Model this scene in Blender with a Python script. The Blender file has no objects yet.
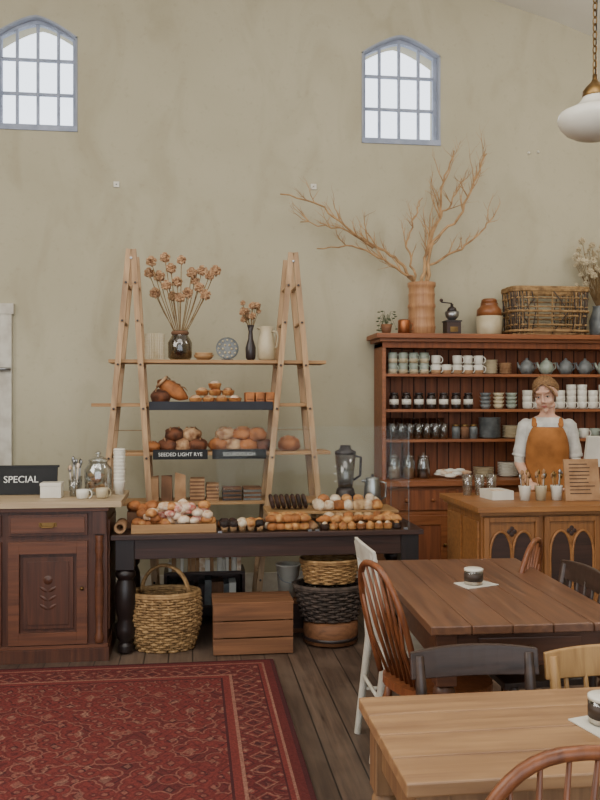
import bpy, math, random, bmesh
from mathutils import Vector, Matrix, noise
random.seed(7)
def U(a,b): return random.uniform(a,b)
pi=math.pi
# ---------------------------------------------------------------- materials
def c(r,g,b):
    f=lambda x:(x/255/12.92) if x/255<=0.04045 else ((x/255+0.055)/1.055)**2.4
    return (f(r),f(g),f(b),1)
def L(nt,a,b): nt.links.new(a,b)
def base(name):
    m=bpy.data.materials.new(name); m.use_nodes=True
    nt=m.node_tree; nt.nodes.clear()
    o=nt.nodes.new('ShaderNodeOutputMaterial'); b=nt.nodes.new('ShaderNodeBsdfPrincipled')
    L(nt,b.outputs[0],o.inputs[0]); return m,nt,b
def mth(nt,op,a,b=None):
    n=nt.nodes.new('ShaderNodeMath'); n.operation=op
    for i,x in enumerate((a,b)):
        if x is None: continue
        if isinstance(x,(int,float)): n.inputs[i].default_value=x
        else: L(nt,x,n.inputs[i])
    return n.outputs[0]
def ramp(nt,fac,stops,const=False):
    r=nt.nodes.new('ShaderNodeValToRGB'); e=r.color_ramp.elements
    if const: r.color_ramp.interpolation='CONSTANT'
    while len(e)<len(stops): e.new(0.5)
    for i,(p,col) in enumerate(stops): e[i].position=p; e[i].color=col
    L(nt,fac,r.inputs[0]); return r.outputs[0]
def mixc(nt,fac,a,b,mode='MIX'):
    n=nt.nodes.new('ShaderNodeMix'); n.data_type='RGBA'; n.blend_type=mode
    for sock,x in ((n.inputs[0],fac),(n.inputs[6],a),(n.inputs[7],b)):
        if isinstance(x,(int,float,tuple)): sock.default_value=x
        else: L(nt,x,sock)
    return n.outputs[2]
def noi(nt,scale,stretch=(1,1,1),detail=4,coord='Object',dist=0):
    tc=nt.nodes.new('ShaderNodeTexCoord'); mp=nt.nodes.new('ShaderNodeMapping')
    mp.inputs['Scale'].default_value=stretch; L(nt,tc.outputs[coord],mp.inputs[0])
    n=nt.nodes.new('ShaderNodeTexNoise'); n.inputs['Scale'].default_value=scale; n.inputs['Detail'].default_value=detail
    n.inputs['Distortion'].default_value=dist
    L(nt,mp.outputs[0],n.inputs['Vector']); return n.outputs[0]
def bump(nt,b,h,s,d=0.01):
    n=nt.nodes.new('ShaderNodeBump'); n.inputs['Strength'].default_value=s; n.inputs['Distance'].default_value=d
    L(nt,h,n.inputs['Height']); L(nt,n.outputs[0],b.inputs['Normal'])
def mat(name,c1,c2=None,rough=.6,scale=8,stretch=(1,1,1),bp=0.15,metal=0,lo=.35,hi=.65,spec=.4,detail=4,sss=0):
    m,nt,b=base(name)
    if c2 is None: c2=tuple(x*0.8 for x in c1[:3])+(1,)
    n=noi(nt,scale,stretch,detail)
    L(nt,ramp(nt,n,[(lo,c1),(hi,c2)]),b.inputs['Base Color'])
    b.inputs['Roughness'].default_value=rough; b.inputs['Metallic'].default_value=metal
    b.inputs['Specular IOR Level'].default_value=spec
    if sss:
        b.inputs['Subsurface Weight'].default_value=sss; b.inputs['Subsurface Radius'].default_value=(.02,.008,.004); b.inputs['Subsurface Scale'].default_value=.5
    if bp: bump(nt,b,n,bp)
    return m
def wall_mat():
    m,nt,b=base('plaster_wall')
    n=noi(nt,.9,(1,1,1),7,dist=.4); n2=noi(nt,3.2,(1,1,.45),8,dist=.8); n3=noi(nt,26,(1,1,1),4)
    col=ramp(nt,n,[(.3,c(183,175,151)),(.7,c(170,162,137))])
    col=mixc(nt,ramp(nt,n2,[(.5,(0,0,0,1)),(.78,(.55,.55,.55,1))]),col,c(150,141,114))
    col=mixc(nt,ramp(nt,n3,[(.6,(0,0,0,1)),(.75,(.18,.18,.18,1))]),col,c(140,132,108))
    L(nt,col,b.inputs['Base Color']); b.inputs['Roughness'].default_value=.9; b.inputs['Specular IOR Level'].default_value=.15
    bump(nt,b,n3,.08,.006); return m
def wood(name,c1,c2,axis='x',rough=.5,wear=None,sc=1.0,spec=.4,dk=.5):
    m,nt,b=base(name)
    st={'x':(.8,14,14),'y':(14,.8,14),'z':(14,14,.8)}[axis]
    st=tuple(s*sc for s in st)
    n=noi(nt,3,st,6,dist=.6); n2=noi(nt,2.2,(1,1,1),3)
    col=ramp(nt,n,[(.3,c1),(.7,c2)])
    col=mixc(nt,mth(nt,'MULTIPLY',n2,dk),col,tuple(x*0.5 for x in c1[:3])+(1,))
    if wear: 
        n3=noi(nt,9,tuple(max(s*.12,.5) for s in st),6); col=mixc(nt,ramp(nt,n3,[(.5,(0,0,0,1)),(.74,(.7,.7,.7,1))]),col,wear)
    L(nt,col,b.inputs['Base Color']); b.inputs['Roughness'].default_value=rough
    b.inputs['Specular IOR Level'].default_value=spec
    bump(nt,b,n,.15,.005); return m
def glassm(name,tint=(1,1,1,1),fac=.12,edge=.45,rough=.02):
    m=bpy.data.materials.new(name); m.use_nodes=True; nt=m.node_tree; nt.nodes.clear()
    o=nt.nodes.new('ShaderNodeOutputMaterial'); t=nt.nodes.new('ShaderNodeBsdfTransparent'); g=nt.nodes.new('ShaderNodeBsdfGlossy')
    t.inputs[0].default_value=tint; g.inputs['Roughness'].default_value=rough
    lw=nt.nodes.new('ShaderNodeLayerWeight'); lw.inputs[0].default_value=.35
    mx=nt.nodes.new('ShaderNodeMixShader')
    L(nt,mth(nt,'ADD',mth(nt,'MULTIPLY',lw.outputs[1],edge),fac),mx.inputs[0])
    L(nt,t.outputs[0],mx.inputs[1]); L(nt,g.outputs[0],mx.inputs[2]); L(nt,mx.outputs[0],o.inputs[0]); return m

M_wall=wall_mat()
M_ceil=mat('ceiling_paint',c(222,220,210),c(214,210,200),.9,2,bp=.03,spec=.1)
M_white=mat('white_ceramic',c(218,213,200),c(202,196,182),.35,6,bp=0)
M_wpaint=mat('white_paint',c(200,195,182),c(178,170,156),.5,12,bp=.1)
M_frame=mat('window_frame_paint',c(160,166,184),c(138,146,164),.6,10,bp=.05)
M_reveal=mat('window_reveal',c(158,162,172),c(142,146,156),.8,5,bp=.05)
M_cab=wood('mahogany_cabinet',c(92,54,37),c(56,34,26),'z',.4)
M_cabl=wood('mahogany_light',c(112,68,46),c(76,46,33),'x',.4)
M_pine=wood('pale_countertop',c(190,168,136),c(164,138,106),'x',.5)
M_dark=wood('dark_oak',c(70,45,36),c(42,28,23),'x',.4)
M_blackleg=wood('ebonised_leg',c(42,32,30),c(24,19,18),'z',.35)
M_hutch=wood('dresser_wood',c(158,96,56),c(118,66,36),'x',.45)
M_hutchb=wood('dresser_back',c(150,86,50),c(104,57,33),'z',.6)
M_groove=mat('dark_groove',c(30,17,12),c(22,13,9),.8)
M_oak=wood('counter_oak',c(166,112,62),c(124,80,44),'x',.4)
M_oakz=wood('counter_oak_upright',c(156,104,58),c(114,73,41),'z',.4)
M_ladder=wood('ladder_wood',c(190,156,118),c(154,120,86),'z',.6,wear=c(116,88,66),dk=.22)
M_board=wood('board_wood',c(180,140,94),c(146,106,68),'x',.6,dk=.35)
M_navy=mat('dark_tray',c(34,35,44),c(26,26,34),.6)
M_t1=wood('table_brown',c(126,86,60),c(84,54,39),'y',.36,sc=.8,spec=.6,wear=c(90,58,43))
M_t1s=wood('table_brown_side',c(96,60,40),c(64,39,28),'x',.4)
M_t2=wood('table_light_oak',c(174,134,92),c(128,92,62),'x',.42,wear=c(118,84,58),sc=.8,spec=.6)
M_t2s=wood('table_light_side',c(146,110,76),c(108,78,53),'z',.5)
M_chair=wood('chair_brown',c(142,84,50),c(90,52,34),'z',.35)
M_chaird=wood('chair_dark',c(72,54,46),c(42,32,28),'x',.35)
M_chairl=wood('chair_light',c(184,144,92),c(148,110,66),'z',.45)
M_wick=mat('wicker',c(164,130,86),c(112,84,52),.7,30,bp=.3)
M_wickp=mat('wicker_pale',c(176,138,90),c(128,94,58),.7,30,bp=.3)
M_wickd=mat('wicker_dark',c(84,70,62),c(50,42,37),.8,30,bp=.3)
M_crate=wood('crate_wood',c(138,92,60),c(92,60,39),'x',.7)
M_black=mat('chalkboard',c(28,28,29),c(20,20,21),.7,10,bp=.02)
M_chalk=mat('chalk',c(225,225,220),c(200,200,195),.9)
M_glass=glassm('clear_glass',(.88,.9,.9,1),.14,.5)
M_pane=glassm('window_glass',(.97,.98,1,1),.01,.1)
M_screen=glassm('screen_glass',(.965,.975,.965,1),.006,.03)
M_amber=glassm('smoky_glass',(.58,.52,.44,1),.1)
M_metal=mat('steel',c(160,160,160),c(130,130,130),.3,10,metal=.9,bp=.02)
M_brass=mat('brass',c(142,112,68),c(100,76,46),.4,10,metal=.9,bp=.02)
M_copper=mat('copper',c(170,105,65),c(130,75,45),.4,10,metal=.8,bp=.02)
M_crust=mat('bread_crust',c(178,112,62),c(114,66,34),.7,14,bp=.5)
M_crustd=mat('bread_dark_crust',c(118,70,44),c(62,38,27),.75,16,bp=.6)
M_flour=mat('floured_crust',c(198,162,122),c(114,72,45),.8,18,bp=.5)
M_choc=mat('chocolate_bread',c(62,36,28),c(36,22,18),.6,16,bp=.4)
M_pastry=mat('golden_pastry',c(206,150,90),c(148,88,46),.55,26,bp=.4)
M_pink=mat('berry_icing',c(170,80,68),c(218,188,168),.5,40,bp=.3)
M_cream=mat('icing_sugar',c(224,208,186),c(184,144,108),.6,28,bp=.3)
M_kraft=mat('kraft_paper',c(168,130,94),c(142,106,74),.85,12,bp=.1)
M_kraftd=mat('kraft_dark',c(120,84,60),c(94,66,46),.85,12,bp=.1)
M_jug=mat('stoneware_cream',c(190,176,146),c(170,154,124),.4,8,bp=.05)
M_dvase=mat('dark_vase',c(52,42,40),c(36,29,29),.3,8)
M_slate=mat('slate_glaze',c(116,118,116),c(84,87,87),.35,14,bp=.05)
M_cela=mat('celadon_glaze',c(156,162,148),c(130,138,124),.35,10,bp=.05)
M_allium=mat('dried_flower',c(190,152,114),c(138,102,74),.9,40,bp=.2)
M_stem=mat('dried_stem',c(140,114,76),c(108,82,52),.9,20)
M_branch=mat('branch_bark',c(188,150,106),c(138,104,70),.8,14,bp=.3)
M_barrel=wood('turned_vase_wood',c(186,138,96),c(148,102,68),'z',.5,dk=.3)
M_leaf=mat('leaf',c(74,84,52),c(50,60,36),.7)
M_jarbrown=mat('jar_brown_glaze',c(138,84,48),c(110,66,36),.3,8)
M_jardk=mat('jar_dark_contents',c(44,32,27),c(30,22,19),.25,8,bp=0)
M_skin=mat('skin',c(212,170,146),c(200,156,132),.6,10,bp=.02,sss=.15)
M_lip=mat('lips',c(172,98,86),c(160,90,80),.5)
M_hair=mat('hair',c(160,122,82),c(98,70,46),.65,26,(8,2,8),bp=.5)
M_shirt=mat('white_shirt',c(214,211,202),c(184,180,172),.9,14,bp=.3)
M_apron=mat('mustard_apron',c(168,108,54),c(136,86,40),.9,9,bp=.35)
M_trous=mat('dark_trousers',c(50,50,58),c(38,38,44),.9)
M_eye=mat('iris',c(44,34,28),c(28,20,16),.2)
M_opal=mat('opal_glass',c(226,222,210),c(216,210,196),.25,4,bp=0)
M_candle=mat('candle_label',c(60,44,33),c(46,35,27),.5)

def floor_mat():
    m,nt,b=base('floorboards'); tc=nt.nodes.new('ShaderNodeTexCoord'); sp=nt.nodes.new('ShaderNodeSeparateXYZ')
    L(nt,tc.outputs['Object'],sp.inputs[0])
    x=mth(nt,'MULTIPLY',sp.outputs[0],7.2); fr=mth(nt,'FRACT',x); fl=mth(nt,'FLOOR',x)
    wn=nt.nodes.new('ShaderNodeTexWhiteNoise'); wn.noise_dimensions='1D'; L(nt,fl,wn.inputs['W'])
    n=noi(nt,3,(14,.8,1),6,dist=.5); n2=noi(nt,1.9,(2,1,1),6,dist=.5)
    col=ramp(nt,n,[(.3,c(102,82,68)),(.7,c(60,46,38))])
    col=mixc(nt,mth(nt,'MULTIPLY',wn.outputs[0],.6),col,c(48,36,30))
    col=mixc(nt,ramp(nt,n2,[(.45,(0,0,0,1)),(.7,(.6,.6,.6,1))]),col,c(116,98,84))
    gap=ramp(nt,mth(nt,'ABSOLUTE',mth(nt,'SUBTRACT',fr,.5)),[(.47,(0,0,0,1)),(.485,(1,1,1,1))])
    col=mixc(nt,gap,col,c(18,13,11)); L(nt,col,b.inputs['Base Color'])
    b.inputs['Roughness'].default_value=.5; bump(nt,b,gap,-.4,.006); return m
def rug_mat(W,LN):
    m,nt,b=base('persian_rug'); tc=nt.nodes.new('ShaderNodeTexCoord'); sp=nt.nodes.new('ShaderNodeSeparateXYZ')
    L(nt,tc.outputs['Object'],sp.inputs[0])
    wob=mth(nt,'MULTIPLY',mth(nt,'SUBTRACT',noi(nt,9,(1,1,1),3),.5),.04)
    px=mth(nt,'ADD',sp.outputs[0],wob); py=mth(nt,'ADD',sp.outputs[1],wob)
    dx=mth(nt,'SUBTRACT',W/2,mth(nt,'ABSOLUTE',sp.outputs[0])); dy=mth(nt,'SUBTRACT',LN/2,mth(nt,'ABSOLUTE',sp.outputs[1]))
    d=mth(nt,'MINIMUM',dx,dy)
    R1=c(116,54,50); R2=c(90,42,41); DK=c(56,34,38); BG=c(150,108,92)
    def lattice(sx,sy):
        a=mth(nt,'ABSOLUTE',mth(nt,'SUBTRACT',mth(nt,'FRACT',mth(nt,'MULTIPLY',px,sx)),.5))
        e=mth(nt,'ABSOLUTE',mth(nt,'SUBTRACT',mth(nt,'FRACT',mth(nt,'MULTIPLY',py,sy)),.5))
        return mth(nt,'ADD',a,e)
    f=ramp(nt,lattice(6,4.2),[(0,BG),(.09,DK),(.16,R1),(.36,R2),(.42,R1),(.60,DK),(.66,R1),(.84,BG)],True)
    vo=nt.nodes.new('ShaderNodeTexVoronoi'); vo.inputs['Scale'].default_value=15; L(nt,tc.outputs['Object'],vo.inputs['Vector'])
    vf=ramp(nt,vo.outputs['Distance'],[(0,BG),(.18,DK),(.32,R1),(.5,R2),(.62,BG),(.72,DK)],True)
    f=mixc(nt,.5,f,vf)
    bd=ramp(nt,lattice(8,8),[(0,BG),(.12,R1),(.22,DK),(.32,R2),(.6,BG),(.68,R1),(.75,DK)],True)
    bd=mixc(nt,.3,bd,vf)
    ring=ramp(nt,d,[(0,DK),(.02,R2),(.06,BG),(.074,R1),(.09,DK),(.1,DK),(.25,BG),(.264,R1),(.30,DK)],True)
    isb=ramp(nt,d,[(0,(0,0,0,1)),(.10,(1,1,1,1)),(.25,(0,0,0,1))],True)
    isf=ramp(nt,d,[(0,(0,0,0,1)),(.312,(1,1,1,1))],True)
    col=mixc(nt,isb,ring,bd); col=mixc(nt,isf,col,f)
    n=noi(nt,3,(1,1,1),6); n3=noi(nt,120,(1,1,1),3)
    col=mixc(nt,mth(nt,'MULTIPLY',n,.5),col,c(102,50,47)); 
    col=mixc(nt,mth(nt,'MULTIPLY',ramp(nt,n3,[(.4,(0,0,0,1)),(.6,(1,1,1,1))]),.4),col,c(60,34,34))
    L(nt,col,b.inputs['Base Color']); b.inputs['Roughness'].default_value=.95; b.inputs['Specular IOR Level'].default_value=.1
    bump(nt,b,n3,.5,.005); return m

# ---------------------------------------------------------------- mesh builder
_ico={}
def ico(sub):
    if sub not in _ico:
        bm=bmesh.new(); bmesh.ops.create_icosphere(bm,subdivisions=sub,radius=1)
        _ico[sub]=([v.co.copy() for v in bm.verts],[[v.index for v in f.verts] for f in bm.faces]); bm.free()
    return _ico[sub]
class MB:
    def __init__(s): s.v=[];s.f=[];s.mi=[];s.sm=[];s.mats=[]
    def add(s,vs,fs,m,smooth=False,M=None):
        o=len(s.v)
        if M is not None: vs=[M@Vector(v) for v in vs]
        s.v+=[tuple(v) for v in vs]
        if m not in s.mats: s.mats.append(m)
        i=s.mats.index(m)
        for f in fs: s.f.append(tuple(o+k for k in f)); s.mi.append(i); s.sm.append(smooth)
    def box(s,x0,x1,y0,y1,z0,z1,m,M=None):
        vs=[(x,y,z) for x in (x0,x1) for y in (y0,y1) for z in (z0,z1)]
        s.add(vs,[(0,1,3,2),(4,6,7,5),(0,4,5,1),(2,3,7,6),(0,2,6,4),(1,5,7,3)],m,False,M)
    def lathe(s,prof,m,cx=0,cy=0,cz=0,seg=20,M=None,smooth=True,sx=1,sy=1):
        vs=[];fs=[]
        for r,z in prof:
            for k in range(seg):
                a=2*pi*k/seg; vs.append((cx+r*sx*math.cos(a),cy+r*sy*math.sin(a),cz+z))
        for i in range(len(prof)-1):
            for k in range(seg):
                k2=(k+1)%seg; fs.append((i*seg+k,i*seg+k2,(i+1)*seg+k2,(i+1)*seg+k))
        if prof[0][0]>1e-4: fs.append(tuple(range(seg)))
        if prof[-1][0]>1e-4: fs.append(tuple((len(prof)-1)*seg+k for k in range(seg)))
        s.add(vs,fs,m,smooth,M)
    def cyl(s,r,z0,z1,m,cx=0,cy=0,seg=20,M=None):
        s.lathe([(r,z0),(r,z1)],m,cx,cy,0,seg,M,True)
    def tube(s,pts,rad,m,seg=8,M=None,smooth=True,closed=False,flat=1):
        P=[Vector(p) for p in pts]; n=len(P)
        if not hasattr(rad,'__len__'): rad=[rad]*n
        vs=[];fs=[]; up=None
        for i,p in enumerate(P):
            if closed: d=P[(i+1)%n]-P[i-1]
            else: d=(P[min(i+1,n-1)]-P[max(i-1,0)])
            if d.length<1e-9: d=Vector((0,0,1))
            d.normalize()
            if up is None:
                up=Vector((0,0,1)) if abs(d.z)<.9 else Vector((0,1,0))
            side=d.cross(up)
            if side.length<1e-6: side=d.orthogonal()
            side.normalize(); up=side.cross(d).normalized()
            for k in range(seg):
                a=2*pi*k/seg+ (pi/4 if seg==4 else 0)
                vs.append(p+side*math.cos(a)*rad[i]+up*math.sin(a)*rad[i]*flat)
        for i in range(n if closed else n-1):
            j=(i+1)%n
            for k in range(seg):
                k2=(k+1)%seg; fs.append((i*seg+k,i*seg+k2,j*seg+k2,j*seg+k))
        if not closed: fs+= [tuple(range(seg)),tuple((n-1)*seg+k for k in range(seg))]
        s.add(vs,fs,m,smooth and seg>4,M)
    def beam(s,p0,p1,w,d,m,ref=(0,1,0),M=None):
        p0=Vector(p0);p1=Vector(p1);z=(p1-p0).normalized();y=Vector(ref);x=y.cross(z).normalized();y=z.cross(x)
        vs=[p+x*a*w/2+y*b_*d/2 for p in (p0,p1) for a in (-1,1) for b_ in (-1,1)]
        s.add(vs,[(0,1,3,2),(4,6,7,5),(0,4,5,1),(2,3,7,6),(0,2,6,4),(1,5,7,3)],m,False,M)
    def blob(s,cc,r,m,amp=0,freq=3,sub=2,M=None,flatb=None,seed=None):
        V,F=ico(sub); sd=Vector((U(0,50),U(0,50),U(0,50))) if amp else Vector()
        if not hasattr(r,'__len__'): r=(r,r,r)
        vs=[]
        for v in V:
            k=1+(amp*noise.noise(v*freq+sd) if amp else 0)
            z=v.z*k
            if flatb is not None and z<-flatb: z=-flatb
            vs.append((cc[0]+v.x*k*r[0],cc[1]+v.y*k*r[1],cc[2]+z*r[2]))
        s.add(vs,F,m,True,M)
    def spiky(s,cc,r,m,k=.45):
        V,F=ico(3); vs=[]
        for i,v in enumerate(V):
            q=r*(1 if i%3==0 else 1-k*random.random()-.1); vs.append((cc[0]+v.x*q,cc[1]+v.y*q,cc[2]+v.z*q))
        s.add(vs,F,m,False)
    def prism(s,poly,y0,y1,m,M=None):
        n=len(poly); vs=[(x,y0,z) for x,z in poly]+[(x,y1,z) for x,z in poly]
        s.add(vs,[tuple(range(n)),tuple(range(2*n-1,n-1,-1))]+[(i,(i+1)%n,n+(i+1)%n,n+i) for i in range(n)],m,False,M)
    def slab(s,poly,z0,z1,m,M=None):
        n=len(poly); vs=[(x,y,z0) for x,y in poly]+[(x,y,z1) for x,y in poly]
        s.add(vs,[tuple(range(n)),tuple(range(2*n-1,n-1,-1))]+[(i,(i+1)%n,n+(i+1)%n,n+i) for i in range(n)],m,False,M)
    def obj(s,name,loc=(0,0,0),rz=0,bev=0,parent=None,rec=True):
        me=bpy.data.meshes.new(name); me.from_pydata(s.v,[],s.f)
        for m in s.mats: me.materials.append(m)
        me.polygons.foreach_set('material_index',s.mi); me.polygons.foreach_set('use_smooth',s.sm)
        if rec:
            bm=bmesh.new(); bm.from_mesh(me); bmesh.ops.recalc_face_normals(bm,faces=bm.faces); bm.to_mesh(me); bm.free()
        me.update()
        o=bpy.data.objects.new(name,me); bpy.context.scene.collection.objects.link(o)
        o.location=loc; o.rotation_euler=(0,0,rz)
        if bev:
            q=o.modifiers.new('bevel','BEVEL'); q.width=bev; q.segments=2; q.limit_method='ANGLE'; q.angle_limit=.7
        if parent: o.parent=parent
        return o
def text(body,size,loc,m,parent=None,rx=pi/2,rz=0,ext=.0008):
    cu=bpy.data.curves.new('lettering','FONT'); cu.body=body; cu.size=size; cu.extrude=ext; cu.align_x='CENTER'; cu.align_y='CENTER'
    o=bpy.data.objects.new('lettering',cu); bpy.context.scene.collection.objects.link(o)
    cu.materials.append(m); o.location=loc; o.rotation_euler=(rx,0,rz)
    if parent: o.parent=parent
    return o
def T(x,y,z): return Matrix.Translation((x,y,z))
def RX(a): return Matrix.Rotation(a,4,'X')
def RY(a): return Matrix.Rotation(a,4,'Y')
def RZ(a): return Matrix.Rotation(a,4,'Z')

# ---------------------------------------------------------------- room
YW=6.6
b=MB(); b.box(-4.2,4.2,-4,YW+.35,-.1,0,floor_mat()); b.obj('floor')
wins=[(-1.475,-.865),(1.325,1.965)]; ZB,ZS,ZT=3.53,4.25,4.40
def arch(x0,x1,n=12,inset=0):
    pts=[]
    for i in range(n+1):
        t=i/n; x=x0+inset+(x1-x0-2*inset)*t; q=2*t-1
        pts.append((x,ZS+(ZT-ZS-inset)*(1-abs(q)**1.45)))
    return pts
b=MB()
xs=[-4.2]+[q for w in wins for q in w]+[4.2]
for i in range(0,6,2): b.box(xs[i],xs[i+1],YW,YW+.3,0,5.4,M_wall)
for x0,x1 in wins:
    b.box(x0,x1,YW,YW+.3,0,ZB,M_wall); b.box(x0,x1,YW,YW+.3,ZT,5.4,M_wall)
    A=arch(x0,x1)
    for i in range(len(A)-1):
        b.prism([A[i],A[i+1],(A[i+1][0],ZT+.001),(A[i][0],ZT+.001)],YW,YW+.3,M_wall)
b.obj('wall_back',rec=False)
b=MB(); b.box(-4.5,-4.2,-4,YW+.3,0,5.4,M_wall); b.obj('wall_left')
b=MB(); b.box(4.2,4.5,-4,YW+.3,0,5.4,M_wall); b.obj('wall_right')
prof=[(-4.2,4.05),(-3.4,4.55),(-2.2,4.95),(-1,5.15),(0,5.17),(.9,5.08),(1.7,4.91),(2.4,4.72),(2.9,4.59),(3.31,4.45),(3.7,4.22),(4.2,3.8)]
b=MB(); b.prism(prof+[(x,z+.1) for x,z in reversed(prof)],-4,YW,M_ceil); b.obj('ceiling')
for i,(x0,x1) in enumerate(wins):
    b=MB(); A=arch(x0,x1); B=arch(x0,x1,inset=.042); yf0,yf1=YW+.06,YW+.11
    b.box(x0,x1,YW-.012,YW+.11,ZB-.0,ZB+.042,M_frame)
    b.box(x0,x0+.042,yf0,yf1,ZB+.03,ZS,M_frame); b.box(x1-.042,x1,yf0,yf1,ZB+.03,ZS,M_frame)
    for k in range(len(A)-1): b.prism([A[k],A[k+1],B[k+1],B[k]],yf0,yf1,M_frame)
    w=(x1-x0)
    for k in (1,2,3):
        x=x0+w*k/4; q=abs(2*k/4-1); zt=ZS+(ZT-ZS-.03)*(1-q**1.45)
        b.box(x-.010,x+.010,yf0+.01,yf1-.01,ZB+.03,zt,M_frame)
    for k in (1,2):
        z=ZB+.04+(ZS+.06-ZB)*k/3; b.box(x0+.03,x1-.03,yf0+.012,yf1-.012,z-.010,z+.010,M_frame)
    for k in range(len(A)-1):
        (xa,za),(xb,zb)=A[k],A[k+1]
        b.prism([(xa,za),(xb,zb),(xb,zb-.014),(xa,za-.014)],YW-.006,YW+.1,M_reveal)
    b.box(x0,x0+.014,YW-.006,YW+.1,ZB,ZS,M_reveal); b.box(x1-.014,x1,YW-.006,YW+.1,ZB,ZS,M_reveal)
    b.prism([(x0+.03,ZB+.03),(x1-.03,ZB+.03)]+list(reversed(B)),yf0+.022,yf0+.026,M_pane)
    b.obj('window_%d'%(i+1))
b=MB(); YD=YW-.003
b.box(-1.42,-1.34,YD-.04,YD,0,2.14,M_wpaint); b.box(-2.4,-2.32,YD-.04,YD,0,2.14,M_wpaint); b.box(-2.42,-1.325,YD-.045,YD,2.141,2.22,M_wpaint)
b.box(-2.319,-1.421,YD-.025,YD,0.0,2.139,M_wpaint)
for z0,z1 in ((.15,.9),(1.05,2.0)):
    for x0 in (-2.24,-1.82): b.box(x0,x0+.32,YD-.035,YD-.0251,z0,z1,M_wpaint)
b.tube([(-1.47,YD-.02,1.73),(-1.47,YD-.07,1.73),(-1.34,YD-.07,1.73)],.012,M_metal)
b.obj('door_1')
b=MB(); b.box(-4.2,-2.43,YW-.02,YW-.001,0,.16,M_wpaint); b.box(-1.32,4.2,YW-.02,YW-.001,0,.16,M_wpaint); b.obj('baseboard_back',bev=.004)
for x,z in ((-.575,3.14),(.94,3.17)):
    b=MB(); b.box(-.022,.022,-.012,0,-.022,.022,M_white); b.cyl(.006,-.002,.004,M_metal,M=T(0,-.012,0)@RX(pi/2),seg=10); b.obj('wall_socket',(x,YW-.001,z),bev=.003)
for x,z in ((2.70,3.50),(2.78,3.51)):
    b=MB(); b.lathe([(.012,0),(.012,.006),(.008,.014),(0,.016)],M_white,M=RX(pi/2),seg=8); b.obj('wall_hook',(x,YW-.001,z))
RW,RL=3.6,3.9
b=MB(); b.box(-RW/2,RW/2,-RL/2,RL/2,0,.012,rug_mat(RW,RL)); b.obj('persian_rug',(.46-RW/2,4.87-RL/2,0.001),bev=.004)

# ---------------------------------------------------------------- left cabinet
b=MB(); X0,X1,Y0,Y1=-1.78,-.49,5.0,5.55
b.box(X0,X1,Y0+.02,Y1,.07,.885,M_cab)
b.box(X0-.01,X1+.012,Y0-.012,Y1,.0,.075,M_cab); b.box(X0-.005,X1+.006,Y0,Y1,.075,.095,M_cabl)
b.box(X0-.02,-.405,Y0-.03,Y1+.02,.885,.92,M_pine)
b.box(X0-.01,X1+.01,Y0-.01,Y1,.862,.885,M_cabl)
def door(xa,xb):
    b.box(xa,xb,Y0,Y0+.02,.725,.845,M_cab); b.box(xa+.015,xb-.015,Y0-.008,Y0,.74,.83,M_cabl)
    xm=(xa+xb)/2
    b.box(xm-.05,xm+.05,Y0-.012,Y0-.008,.775,.8,M_brass); b.tube([(xm-.04,Y0-.012,.795),(xm-.03,Y0-.03,.775),(xm+.03,Y0-.03,.775),(xm+.04,Y0-.012,.795)],.005,M_brass)
    for (p,q,r,s_) in ((xa,xa+.06,.1,.69),(xb-.06,xb,.1,.69)): b.box(p,q,Y0-.004,Y0+.02,r,s_,M_cabl)
    b.box(xa+.06,xb-.06,Y0-.004,Y0+.02,.1,.17,M_cabl); b.box(xa+.06,xb-.06,Y0-.004,Y0+.02,.62,.69,M_cabl)
    b.box(xa+.08,xb-.08,Y0+.008,Y0+.02,.19,.60,M_cab); b.box(xa+.105,xb-.105,Y0+.002,Y0+.02,.215,.575,M_cab)
    b.lathe([(0,-.003),(.03,-.002),(.02,.004),(0,.005)],M_cab,M=T(xm,Y0+.002,.47)@RX(pi/2),seg=10)
    for z in (.30,.35,.40):
        for sx in (-1,1): b.blob((xm+sx*.03,Y0+.003,z),(.028,.004,.010),M_cab,sub=2,M=T(xm,0,z)@RY(-sx*.6)@T(-xm,0,-z))
    b.blob((xb-.03,Y0-.012,.42),.012,M_brass)
door(-1.04,-.60); door(-1.52,-1.08)
b.lathe([(.022,0),(.028,.03),(.018,.06),(.024,.2),(.026,.35),(.018,.5),(.026,.54),(.02,.58),(.026,.62)],M_cabl,cx=-.535,cy=Y0+.015,cz=.1,seg=14)
b.box(-.57,-.495,Y0-.006,Y0+.02,.73,.86,M_cab)
b.box(X1,X1+.008,Y0+.08,Y1-.06,.16,.8,M_cabl)
b.obj('sideboard_cabinet',bev=.003)

ZC=.921
b=MB(); M=RX(-.15)
b.box(-.24,.24,-.008,.008,.003,.175,M_black,M)
for q in ((-.25,.25,0,.012),(-.25,.25,.165,.18)): b.box(q[0],q[1],-.011,.011,q[2]+.002,q[3],M_black,M)
o=b.obj('chalkboard_sign',(-1.065,5.36,ZC)); text('SPECIAL',.058,(.025,.0045,.092),M_chalk,o,pi/2-.15)
b=MB(); b.box(-.06,.06,-.05,.05,0,.085,M_white); b.box(-.062,.062,-.052,.052,.07,.09,M_white); b.obj('white_cardboard_box',(-.83,5.2,ZC),bev=.003)
def tumbler(b,x,y,z,r=.033,h=.1,m=None):
    m=m or M_glass
    b.lathe([(r*.8,0),(r,h),(r-.003,h),(r*.8-.003,.006)],m,x,y,z,14)
def cutlery(b,x,y,z,n=6,h=.18,ms=(M_metal,)):
    for i in range(n):
        a=U(0,2*pi); r=.012; q=.028
        p0=(x+r*math.cos(a),y+r*math.sin(a),z+.008); p1=(x+q*math.cos(a+.3),y+q*math.sin(a+.3),z+h*U(.85,1.1))
        m=random.choice(ms); b.tube([p0,p1],.003,m,6); b.blob(p1,(.011,.005,.02),m,sub=1)
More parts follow.
